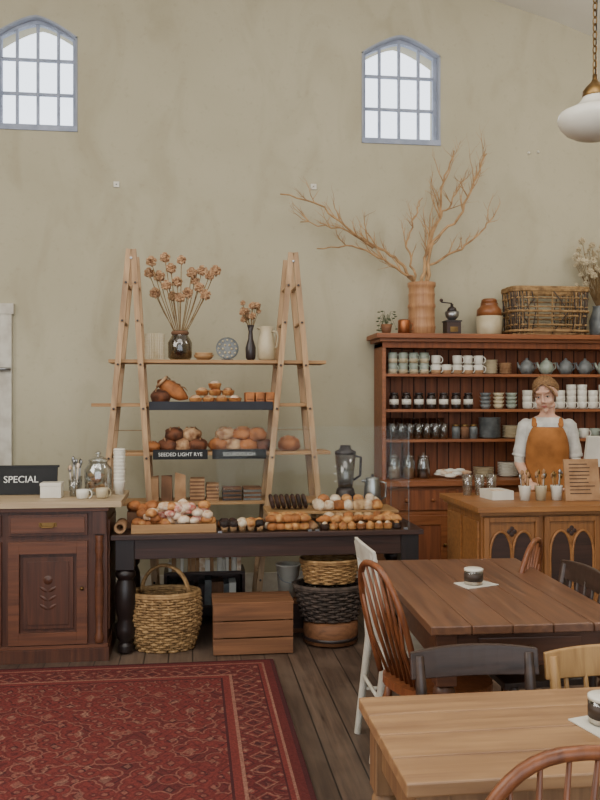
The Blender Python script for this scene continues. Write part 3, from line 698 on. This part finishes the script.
def branch(P,r0,r1,nt=6,tl=.22):
    P=[Vector(q) for q in P]; pts=[];rad=[]
    for i in range(len(P)-1):
        for k in range(5):
            t=k/5; q=P[i].lerp(P[i+1],t)+Vector((U(-.012,.012),U(-.012,.012),U(-.012,.012))); pts.append(q)
    pts.append(P[-1]); n=len(pts); rad=[(r0+(r1-r0)*i/(n-1))*.85 for i in range(n)]
    b.tube(pts,rad,M_branch,7)
    for k in range(nt):
        i=int(n*U(.3,.95)); i=min(i,n-2); d=(pts[i+1]-pts[i]).normalized(); twig(pts[i],d+Vector((U(-.8,.8),U(-.3,.3),U(-.3,.9))),tl*U(.5,1.2),max(rad[i]*.65,.004),1)
branch([(-.04,0,.1),(-.05,0,.40),(-.16,-.02,.54),(-.33,-.05,.65),(-.55,-.03,.77),(-.77,-.06,.95),(-1.1,-.05,1.04)],.018,.006,11,.2)
branch([(-.02,0,.1),(-.08,-.03,.44),(-.31,-.06,.56),(-.55,-.08,.67),(-.83,-.1,.63)],.014,.005,9,.18)
branch([(-.39,-.05,.66),(-.63,0,.80),(-.94,.02,.85)],.011,.004,7,.16)
branch([(0,0,.1),(0,0,.40),(.04,0,.63),(.13,-.02,.9),(.16,-.04,1.17),(.25,-.03,1.42)],.02,.006,14,.25)
branch([(.02,0,.3),(.08,-.02,.71),(.28,-.06,.9),(.39,-.08,1.17),(.50,-.05,1.4)],.016,.006,12,.22)
branch([(.03,0,.3),(.06,.02,.54),(.31,-.03,.67),(.47,-.03,.80),(.57,-.05,.94)],.014,.005,9,.2)
branch([(-.03,0,.3),(-.06,.02,.50),(-.12,.0,.71),(-.06,-.03,.92),(.0,-.03,1.05)],.013,.004,7,.16)
branch([(.13,-.02,.9),(.22,-.05,1.0),(.3,-.06,1.2)],.011,.004,6,.16)
b.obj('wooden_vase_with_branches',(1.75,6.38,ZH))
b=MB(); b.box(-.055,.055,-.055,.055,0,.1,M_dark); b.box(-.062,.062,-.062,.062,.1,.11,M_dvase); b.lathe([(.02,.11),(.05,.14),(.055,.18),(.05,.18)],M_metal,seg=18); b.lathe([(.04,.18),(.03,.21),(.012,.22),(.012,.24),(0,.24)],M_dvase,seg=18)
b.tube([(0,0,.235),(.0,-.0,.245),(-.09,-.02,.25)],.005,M_dvase); b.blob((-.09,-.02,.265),.014,M_dark); b.box(-.03,.03,-.06,-.055,.02,.06,M_brass); b.obj('coffee_grinder',(1.985,6.36,ZH))
b=MB(); b.lathe([(.08,0),(.095,.015),(.098,.15)],M_jug,seg=26); b.lathe([(.098,.15),(.095,.2),(.07,.225),(.065,.24),(.07,.25)],M_jarbrown,seg=26); b.lathe([(.06,.25),(.06,.275),(.05,.285),(0,.288)],M_jarbrown,seg=26); b.obj('stoneware_crock',(2.29,6.38,ZH))
b=MB(); weave(b,lambda t:(.29+.02*t,.13+.015*t),.35,6,26,M_wick,.0075,.008,sq=6,segs=130)
sqf=lambda a,r1,r2,z:(r1*math.copysign(abs(math.cos(a))**.33,math.cos(a)),r2*math.copysign(abs(math.sin(a))**.33,math.sin(a)),z)
b.slab([sqf(2*pi*i/40,.278,.118,0)[:2] for i in range(40)],.014,.05,M_kraft)
for z in (.03,.18,.34): b.tube([sqf(2*pi*i/80,.312,.147,z) for i in range(80)],.011,M_wick,6,closed=True)
for k in range(40):
    a=2*pi*k/40; b.tube([sqf(a,.295,.133,.01),sqf(a+.08,.305,.14,.18),sqf(a,.312,.147,.34)],.005,M_wickd,5)
b.obj('rectangular_wicker_hamper',(2.735,6.36,ZH))
b=MB(); b.lathe([(.05,0),(.07,.03),(.075,.12),(.05,.2),(.045,.23),(.05,.24)],M_slate,seg=20)
for k in range(70):
    hx,hy,hz=U(-.17,.16),U(-.1,.1),U(.4,.75); b.tube([(0,0,.2),(hx*.4,hy*.4,.36),(hx,hy,hz)],.0022,M_stem,4); b.spiky((hx,hy,hz),U(.014,.03),M_jug)
b.obj('vase_of_dried_hydrangea',(3.19,6.38,ZH))
b=MB(); b.lathe([(.035,0),(.045,.01),(.045,.1),(.04,.11),(.035,.1)],M_copper,seg=18); b.tube([(.04,0,.09),(.07,0,.08),(.07,0,.04),(.043,0,.03)],.004,M_copper)
b.obj('copper_mug',(1.595,6.32,ZH))
b=MB(); b.lathe([(.03,0),(.045,.07),(.04,.07),(.02,.01)],M_crate,seg=16)
for k in range(22):
    a=U(0,2*pi); r=U(.03,.08); z=U(.0,.17); b.tube([(0,0,.06),(r*.5*math.cos(a),r*.5*math.sin(a),.12+z*.3),(r*math.cos(a),r*math.sin(a),z*.9+.02)],.0015,M_leaf,4); b.blob((r*math.cos(a),r*math.sin(a),z*.9+.02),(.014,.008,.006),M_leaf,sub=1)
b.obj('potted_trailing_plant',(1.455,6.30,ZH))

# ---------------------------------------------------------------- service counter
b=MB(); X0,X1,Y0,Y1=1.62,3.4,4.67,5.38
b.box(X0+.02,X1,Y0+.03,Y1-.03,.06,.85,M_oakz); b.box(X0,X1,Y0+.005,Y1,0,.08,M_oak)
b.box(X0-.02,X1+.02,Y0-.03,Y1+.02,.86,.892,M_oak); b.box(X0,X1,Y0+.0,Y1,.84,.86,M_oak)
xa=X0+.03
def lancet(x0,x1,z0,zs,zt,n=8):
    xm=(x0+x1)/2; Lp=[(x0,z0),(x0,zs)]; 
    for i in range(1,n+1): 
        t=i/n; Lp.append((x0+(xm-x0)*(1-math.cos(t*pi/2)),zs+(zt-zs)*math.sin(t*pi/2)**.9))
    R_=[(x1-(p[0]-x0),p[1]) for p in reversed(Lp[:-1])]; return Lp+R_
while xa<X1-.1:
    xb=xa+.335
    for q in ((xa,xa+.03,.1,.83),(xb-.03,xb,.1,.83),(xa+.03,xb-.03,.80,.83),(xa+.03,xb-.03,.1,.16)): b.box(q[0],q[1],Y0+.005,Y0+.03,q[2],q[3],M_oakz)
    b.box(xa+.03,xb-.03,Y0+.02,Y0+.032,.16,.80,M_oakz)
    xm=(xa+xb)/2
    for (p,q,zt) in ((xa+.036,xm-.004,.745),(xm+.004,xb-.036,.745)):
        pl=lancet(p,q,.2,.60,zt); b.prism(pl,Y0+.012,Y0+.021,M_dark)
        b.tube([(x,Y0+.012,z) for x,z in pl],.008,M_oak,8,closed=True)
    for dx,dz in ((0,.016),(-.016,0),(.016,0),(0,-.016)): b.lathe([(0,0),(.014,0),(.014,.004),(0,.004)],M_dark,M=T(xm+dx,Y0+.018,.745+dz)@RX(pi/2),seg=10)
    xa+=.36
for yy in (Y0+.06,(Y0+Y1)/2+.02):
    b.box(X0+.008,X0+.02,yy,yy+.27,.14,.8,M_oak)
b.obj('service_counter',bev=.003)
ZK=.893
for x in (1.99,2.09,2.19):
    b=MB(); b.lathe([(.028,0),(.037,.085),(.038,.09),(.035,.09),(.026,.006)],M_white if x!=2.09 else M_jug,seg=18); cutlery(b,0,0,.0,7,.16,(M_metal,M_brass,M_kraft)); b.obj('cup_of_spoons',(x,4.92,ZK))
b=MB(); M=T(0,0,.002)@RX(-.14); b.box(-.11,.11,-.005,.005,0,.25,M_kraft,M)
for i in range(9): b.box(-.08,U(.02,.09),-.0065,-.005,.04+.022*i,.045+.022*i,M_dark,M)
b.beam((0,.07,.002),(0,.035,.22),.04,.005,M_crate); b.obj('menu_board',(2.33,4.86,ZK))
b=MB(); b.box(-.07,.07,-.09,.09,0,.012,M_white)
for q in ((-.07,-.064,-.09,.09),(.064,.07,-.09,.09),(-.064,.064,-.09,-.084),(-.064,.064,.084,.09)): b.box(*q,.012,.055,M_white)
b.box(-.05,.05,-.07,.07,.013,.05,M_cream); b.obj('paper_tray',(1.86,5.05,ZK),rz=.1)
b=MB()
for i in range(3): tumbler(b,.0+i*.08,0,0,.034,.13)
b.obj('water_glasses',(1.74,5.25,ZK))
b=MB(); b.lathe([(.07,0),(.075,.01),(.02,.02),(.018,.2)],M_white,seg=20); b.box(-.12,.12,-.012,.012,-.1,.1,M_white,T(0,0,.28)@RX(.25)); b.box(-.105,.105,.012,.015,-.085,.085,M_black,T(0,0,.28)@RX(.25)); b.obj('point_of_sale_screen',(2.59,5.12,ZK),bev=.003)

# ---------------------------------------------------------------- woman
def eval_remesh(b,name,vox,sm=4):
    o=b.obj(name); r=o.modifiers.new('r','REMESH'); r.mode='VOXEL'; r.voxel_size=vox
    s_=o.modifiers.new('s','SMOOTH'); s_.iterations=sm; s_.factor=.5
    dg=bpy.context.evaluated_depsgraph_get(); me=bpy.data.meshes.new_from_object(o.evaluated_get(dg))
    bpy.data.objects.remove(o); o2=bpy.data.objects.new(name,me); bpy.context.scene.collection.objects.link(o2)
    for p in me.polygons: p.use_smooth=True
    return o2
woman=bpy.data.objects.new('woman',None); bpy.context.scene.collection.objects.link(woman)
woman.location=(2.49,5.75,0); woman.rotation_euler=(0,0,-.38)
b=MB()
b.lathe([(.05,.84),(.15,.86),(.168,.93),(.155,1.0),(.128,1.07),(.135,1.15),(.148,1.23),(.155,1.30),(.145,1.345),(.10,1.375),(.055,1.395),(.046,1.43),(.044,1.49),(.03,1.5)],M_skin,seg=32,sy=.66)
for s_ in (-1,1):
    b.tube([(s_*.085,0,.9),(s_*.09,0,.7),(s_*.09,-.005,.5),(s_*.09,.01,.3),(s_*.09,.015,.07)],[.088,.075,.055,.05,.035],M_skin,14)
    b.blob((s_*.095,-.05,.035),(.04,.11,.035),M_skin,sub=3,flatb=.9)
    b.blob((s_*.065,-.072,1.235),(.058,.048,.06),M_skin,sub=3)
    b.blob((s_*.145,0,1.322),(.048,.048,.048),M_skin,sub=3)
    wr=Vector((s_*.12,-.24,.93)) if s_<0 else Vector((.15,-.2,.90)); 
    b.tube([(s_*.148,0,1.33),(s_*.172,.01,1.23),(s_*.192,.02,1.10),(s_*.19,-.03,1.05),wr+Vector((s_*.035,.11,.05)),wr],[.047,.043,.038,.036,.031,.023],M_skin,14)
    b.blob(wr+Vector((-s_*.012,-.045,-.003)),(.038,.048,.017),M_skin,sub=3)
    for k,(ln,ox) in enumerate(((.062,.027),(.072,.009),(.068,-.009),(.054,-.026))):
        p=wr+Vector((-s_*.012-s_*ox,-.08,-.002)); b.tube([p,p+Vector((0,-ln*.45,.004)),p+Vector((-s_*.0,-ln*.8,-.012)),p+Vector((0,-ln*.95,-.03))],[.009,.0085,.008,.007],M_skin,8)
    p=wr+Vector((-s_*.045,-.03,-.005)); b.tube([p,p+Vector((-s_*.025,-.03,-.008)),p+Vector((-s_*.03,-.055,-.014))],[.012,.010,.008],M_skin,8)
body=eval_remesh(b,'body',.0062,3); me=body.data; me.materials.clear()
for m in (M_skin,M_shirt,M_trous,M_dvase): me.materials.append(m)
for p in me.polygons:
    x,y,z=p.center; i=1
    if z>1.378 and abs(x)<.075: i=0
    elif y<-.04 and abs(x)>.06 and z<1.06 and z>.85 and not (abs(x)<.13 and y>-.13): i=0
    elif abs(x)<.19 and z<.95: i=2
    if z<.075: i=3
    p.material_index=i
body.parent=woman
b=MB()
for s_ in (-1,1):
    pts=[];rad=[]
    P=[(s_*.12,0,1.345),(s_*.152,.0,1.315),(s_*.170,.01,1.23),(s_*.188,.018,1.13),(s_*.193,.02,1.10)]; R_=[.033,.051,.048,.047,.05]
    for i in range(4):
        for k in range(4):
            t=k/4; pts.append([P[i][j]*(1-t)+P[i+1][j]*t for j in range(3)]); rad.append((R_[i]*(1-t)+R_[i+1]*t)+(U(-.003,.003) if i else 0))
    pts.append(P[-1]); rad.append(R_[-1]); b.tube(pts,rad,M_shirt,20)
o=b.obj('sleeves',parent=woman)
def shell(b,levels,m,n=20,th=.006):
    vs=[];fs=[]
    for z,rx,ry,ha,oy in levels:
        for k in range(n+1):
            a=-pi/2-ha+2*ha*k/n; vs.append((rx*math.cos(a),oy+ry*math.sin(a)+U(-.0015,.0015),z))
    for i in range(len(levels)-1):
        for k in range(n): q=i*(n+1)+k; fs.append((q,q+1,q+n+2,q+n+1))
    b.add(vs,fs,m,True)
b=MB(); shell(b,[(.45,.23,.17,2.0,0),(.7,.215,.16,2.0,0),(.95,.185,.135,1.9,0),(1.04,.156,.120,1.7,-.005),(1.06,.150,.116,1.7,-.005),(1.12,.152,.124,1.45,-.01),(1.2,.158,.132,1.2,-.016),(1.27,.156,.126,.95,-.016),(1.315,.15,.11,.75,-.012)],M_apron)
for s_ in (-1,1): b.tube([(s_*.09,-.10,1.305),(s_*.088,-.078,1.35),(s_*.08,-.01,1.385),(s_*.08,.06,1.355),(s_*.05,.11,1.25),(-s_*.06,.105,1.08)],.022,M_apron,8,flat=.35)
o=b.obj('apron',parent=woman); q=o.modifiers.new('sol','SOLIDIFY'); q.thickness=.006; q=o.modifiers.new('sub','SUBSURF'); q.levels=1; q.render_levels=1
HM=T(0,-.008,1.45)@RY(-.08)@RZ(-.22)@RX(.34)@Matrix.Scale(1.05,4)@T(0,0,-1.45)
b=MB()
b.blob((0,.012,1.57),(.073,.09,.088),M_skin,sub=3); b.blob((0,-.025,1.515),(.057,.062,.078),M_skin,sub=3); b.blob((0,-.06,1.452),(.022,.022,.02),M_skin,sub=3)
b.blob((0,-.068,1.585),(.05,.02,.018),M_skin,sub=3)
for s_ in (-1,1): b.blob((s_*.034,-.06,1.515),(.023,.022,.022),M_skin,sub=3); b.blob((s_*.074,.008,1.54),(.008,.016,.03),M_skin,sub=3); b.blob((s_*.038,-.03,1.475),(.025,.03,.02),M_skin,sub=3)
b.tube([(0,-.083,1.568),(0,-.091,1.545),(0,-.103,1.52)],[.007,.0085,.011],M_skin,10); 
for s_ in (-1,1): b.blob((s_*.010,-.093,1.515),(.008,.008,.006),M_skin,sub=2)
b.tube([(0,.03,1.40),(0,.01,1.5)],[.044,.044],M_skin,16)
hd=eval_remesh(b,'head',.0045,3); hd.data.materials.clear(); hd.data.materials.append(M_skin)
hd.data.transform(HM); hd.parent=woman
b=MB()
for s_ in (-1,1):
    b.blob((s_*.03,-.077,1.553),(.0115,.008,.0045),M_white,sub=2,M=HM); b.blob((s_*.03,-.0833,1.551),(.005,.003,.0045),M_eye,sub=2,M=HM)
    b.tube([(s_*.017,-.082,1.555),(s_*.03,-.087,1.5585),(s_*.044,-.079,1.555)],[.0015,.0026,.0015],M_eye,6,M=HM)
    b.tube([(s_*.015,-.089,1.574),(s_*.03,-.090,1.579),(s_*.048,-.078,1.573)],[.002,.003,.0015],M_hair,6,M=HM)
b.tube([(-.02,-.082,1.488),(-.007,-.0895,1.4918),(0,-.09,1.490),(.007,-.0895,1.4918),(.02,-.082,1.488)],[.002,.0035,.003,.0035,.002],M_lip,8,M=HM)
b.tube([(-.018,-.082,1.4865),(0,-.088,1.482),(.018,-.082,1.4865)],[.002,.0045,.002],M_lip,8,M=HM)
b.obj('face_features',parent=woman)
b=MB()
for i in range(45):
    th=math.radians(-106+212*i/44); s1,c1=math.sin(th),math.cos(th)
    j=U(-.003,.003); k_=U(.95,1.05)
    pts=[(.064*s1,-.066*max(c1,.0)-.002,1.583+.048*c1),(.075*s1,-.050*max(c1,0)+.012,1.582+.069*c1+j),(.079*s1,.03,1.575+.083*c1+j),(.074*s1,.075,1.562+.064*c1),(.04*s1,.108,1.545+.02*c1)]
    b.tube(pts,[.004,.007*k_,.008*k_,.009,.008],M_hair,6,M=HM)
b.blob((0,.03,1.588),(.077,.08,.073),M_hair,sub=3,M=HM)
b.blob((0,.118,1.535),(.038,.034,.038),M_hair,amp=.2,sub=3,M=HM)
for s_ in (-1,1):
    for q in range(4):
        e=U(-.004,.004); b.tube([(s_*.006,-.068+q*.004,1.638),(s_*.034,-.082+q*.005,1.622+e),(s_*.060,-.068+q*.006,1.588+e),(s_*.070,-.048+q*.006,1.545),(s_*(.068+e),-.038+q*.006,1.50+q*.008)],[.004,.005,.005,.004,.0015],M_hair,6,M=HM)
b.obj('hair',parent=woman)

# ---------------------------------------------------------------- tables & chairs
TL=[(.022,0),(.03,.02),(.022,.05),(.03,.12),(.035,.25),(.036,.4),(.026,.48),(.038,.5),(.038,.52),(.028,.54)]
def dtable(name,w,l,mt,ms,loc,rz,boards='y',n=5,drawer=False,over=.03):
    b=MB(); 
    for i in range(n):
        if boards=='y': b.box(-w/2+w*i/n+.0008,-w/2+w*(i+1)/n-.0008,-l/2,l/2,.72,.75,mt)
        else: b.box(-w/2,w/2,-l/2+l*i/n+.0008,-l/2+l*(i+1)/n-.0008,.72,.75,mt)
    x=w/2-over-.02; y=l/2-over-.02
    for s_ in (-1,1): b.box(-x,x,s_*y-.011,s_*y+.011,.60,.72,ms); b.box(s_*x-.011,s_*x+.011,-y,y,.60,.72,ms)
    for sx in (-1,1):
        for sy in (-1,1): b.lathe(TL,ms,sx*(x-.01),sy*(y-.01),0,16); b.box(sx*(x-.01)-.036,sx*(x-.01)+.036,sy*(y-.01)-.036,sy*(y-.01)+.036,.54,.719,ms)
    if drawer: b.box(-.18,.18,-y-.018,-y-.01,.615,.7,ms); b.blob((0,-y-.03,.66),.014,M_brass)
    return b.obj(name,loc,rz,bev=.004)
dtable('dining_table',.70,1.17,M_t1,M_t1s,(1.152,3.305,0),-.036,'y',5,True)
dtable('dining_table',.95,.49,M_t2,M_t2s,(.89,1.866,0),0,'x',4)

def windsor(name,loc,rz,m,H=.9,w=.36,n=7,lean=.12):
    b=MB(); sp=[]
    for k in range(28):
        a=2*pi*k/28; ca,sa=math.cos(a),math.sin(a); e=.75; sp.append((.2*math.copysign(abs(ca)**e,ca)*(1-.08*(sa<0)),.19*math.copysign(abs(sa)**e,sa)))
    b.slab(sp,.425,.455,m)
    for sx in (-1,1):
        for sy in (-1,1):
            b.tube([(sx*.13,sy*.12,.43),(sx*.142,sy*.135,.34),(sx*.155,sy*.15,.22),(sx*.17,sy*.165,.1),(sx*.18,sy*.178,0)],[.012,.019,.016,.02,.011],m,10)
        b.tube([(sx*.16,-.152,.19),(sx*.16,0,.19),(sx*.16,.152,.19)],[.008,.013,.008],m,8)
    b.tube([(-.16,0,.19),(0,0,.19),(.16,0,.19)],[.008,.013,.008],m,8)
    wt=w/2; yb=-.155; hh=H-.45
    f=lambda q:.45+hh*(max(0,1-abs(q)**(2/.75)))**(.5*.8)
    pts=[]
    for i in range(33):
        t=pi*i/32; ca,sa=math.cos(t),math.sin(t); x=wt*math.copysign(abs(ca)**.75,ca)*(.86+.14*min(1,sa*1.6)); z=.45+hh*abs(sa)**.8; pts.append((x,yb-lean*(z-.45)/hh,z))
    b.tube(pts,.0125,m,8)
    for i in range(n):
        q=(i-(n-1)/2)/((n-1)/2)*.8; z=f(q); b.tube([(q*wt*.75,yb+.01,.45),(q*wt*.88,yb+.003-lean*.5,.45+(z-.45)*.5),(q*wt,yb-lean*(z-.45)/hh,z)],[.006,.008,.005],m,6)
    return b.obj(name,loc,rz,bev=0)
def railchair(name,loc,rz,m,H=.85,w=.36,lean=.06,style='rail',d=.34):
    b=MB(); x=w/2; yb=-d/2
    b.slab([(-x*.92,-d/2),(x*.92,-d/2),(x*1.05,d/2),(-x*1.05,d/2)],.43,.455,m)
    for s_ in (-1,1):
        b.tube([(s_*x*.95,yb-.06,0),(s_*x*.95,yb-.005,.44),(s_*x*.95,yb-lean*.4,.44+(H-.44)*.5),(s_*x*.97,yb-lean,H-.01)],[.015,.019,.017,.014],m,10)
        b.tube([(s_*x*.98,d/2-.04,.44),(s_*x*1.0,d/2-.02,0)],[.019,.013],m,10)
        b.tube([(s_*x*.95,yb-.03,.2),(s_*x*.99,d/2-.03,.2)],.009,m,8)
    b.tube([(-x*.98,d/2-.03,.26),(x*.98,d/2-.03,.26)],.01,m,8); b.tube([(-x*.95,yb-.03,.26),(x*.95,yb-.03,.26)],.009,m,8)
    def rail(z0,z1,out=0):
        N=10; vs=[];fs=[]
        for k in range(N+1):
            u=-1+2*k/N; xx=u*(x+out); 
            for (zz) in (z0,z1):
                for th in (0,.016):
                    cr=.0 if zz==z0 else .012*(1-u*u); yy=yb-lean*((zz-.44)/(H-.44))-.018*(1-u*u)-.008+th; vs.append((xx,yy,zz+cr))
        for k in range(N): 
            a=k*4; c_=a+4; fs+=[(a,c_,c_+2,a+2),(a+1,a+3,c_+3,c_+1),(a,a+1,c_+1,c_),(a+2,c_+2,c_+3,a+3)]
        fs+=[(0,2,3,1),(N*4,N*4+1,N*4+3,N*4+2)]; b.add(vs,fs,m)
    rail(H-.07,H,.02)
    if style=='rail': rail(.60,.63)
    else:
        n=5
        for i in range(n): 
            q=(i-(n-1)/2)/((n-1)/2)*.72*x; b.tube([(q,yb+.005,.45),(q,yb-lean*.5-.008,.6),(q,yb-lean*.9-.012,H-.05)],[.007,.01,.007],m,6)
    return b.obj(name,loc,rz,bev=.003)
windsor('windsor_chair',(.915,3.13,0),-1.31,M_chair,.90)
railchair('white_chair',(.965,3.60,0),-pi/2,M_wpaint,.88,.34,.06,'spin')
railchair('dark_dining_chair',(1.31,3.20,0),pi/2,M_chaird,.83,.36,.06,'spin')
windsor('windsor_chair',(1.34,3.79,0),pi/2-.65,M_chair,.87,.38,7,.08)
railchair('dark_dining_chair',(.765,2.02,0),pi,M_chaird,.815,.32,.06,'rail')
railchair('light_spindle_chair',(1.145,2.02,0),pi,M_chairl,.80,.32,.06,'spin')
windsor('windsor_chair',(.645,1.575,0),0,M_chair,.915,.44,8,.08)

def candle(loc):
    b=MB(); b.slab([(-.07,-.06),(.09,-.045),(.075,.05),(-.06,.055)],0,.003,M_white,RZ(.3)); b.lathe([(.036,.003),(.038,.008),(.038,.066),(.034,.066),(.034,.05)],M_glass,seg=22); b.lathe([(.0,.006),(.035,.006),(.0345,.05),(0,.05)],M_cream,seg=22)
    b.lathe([(.0384,.018),(.0384,.05)],M_candle,seg=22); b.tube([(0,0,.05),(.001,0,.058)],.001,M_black,5); b.lathe([(.0386,.058),(.0386,.066),(.035,.068)],M_white,seg=22); b.obj('jar_candle_on_napkin',loc)
candle((1.13,3.33,.751)); candle((.945,1.86,.751))

# ---------------------------------------------------------------- pendant lamp
b=MB()
b.lathe([(0,-.105),(.05,-.102),(.10,-.088),(.14,-.065),(.165,-.038),(.178,-.012),(.18,.01),(.172,.03),(.14,.045),(.105,.06),(.08,.08),(.064,.10),(.056,.118)],M_opal,seg=40)
b.lathe([(.058,.10),(.062,.12),(.06,.14),(.045,.16),(.02,.185),(.012,.2),(.012,.22)],M_brass,seg=24)
z=.22; i=0
while z<1.90:
    pts=[(.011*math.cos(t),0,.022*math.sin(t)) for t in [2*pi*k/10 for k in range(10)]]
    b.tube(pts,.0035,M_brass,5,M=T(0,0,z+.018)@RZ(pi/2*(i%2)+.4),closed=True); z+=.036; i+=1
b.tube([(.004,.004,.2),(.012,-.01,.8),(-.008,.008,1.4),(.0,.0,1.92)],.003,M_dvase,6)
b.lathe([(.05,1.89),(.06,1.9),(.06,1.92)],M_brass,seg=20)
b.obj('pendant_lamp',(1.99,4.02,2.90))

# ---------------------------------------------------------------- light + camera
w=bpy.data.worlds.new('World'); bpy.context.scene.world=w; w.use_nodes=True
bg=w.node_tree.nodes['Background']; bg.inputs[0].default_value=(.88,.94,1,1); bg.inputs[1].default_value=3.2
def area(name,loc,rot,sx,sy,e,col):
    l=bpy.data.lights.new(name,'AREA'); l.shape='RECTANGLE'; l.size=sx; l.size_y=sy; l.energy=e; l.color=col
    o=bpy.data.objects.new(name,l); o.location=loc; o.rotation_euler=rot; bpy.context.scene.collection.objects.link(o)
area('daylight_left',(-4.0,1.8,3.0),(0,math.radians(-65),0),3,4,225,(1,.96,.89))
area('daylight_high',(0,2.2,4.85),(math.radians(20),0,0),4,3,125,(1,.96,.89))
for x,y in ((-1.8,2.6),(1.2,1.8),(3.2,4.6)):  # added point fills that brighten ceiling and walls, no fixtures hang here
    l=bpy.data.lights.new('fill_point','POINT'); l.energy=42; l.shadow_soft_size=.25; l.color=(1,.93,.84)
    o=bpy.data.objects.new('fill_point',l); o.location=(x,y,3.6); bpy.context.scene.collection.objects.link(o)
cam=bpy.data.cameras.new('camera'); co=bpy.data.objects.new('camera',cam); bpy.context.scene.collection.objects.link(co)
co.location=(0,0,1.5); co.rotation_euler=(pi/2,0,math.radians(-7.2)); cam.sensor_fit='VERTICAL'; cam.sensor_height=24; cam.lens=25.5; cam.clip_start=.05
bpy.context.scene.camera=co
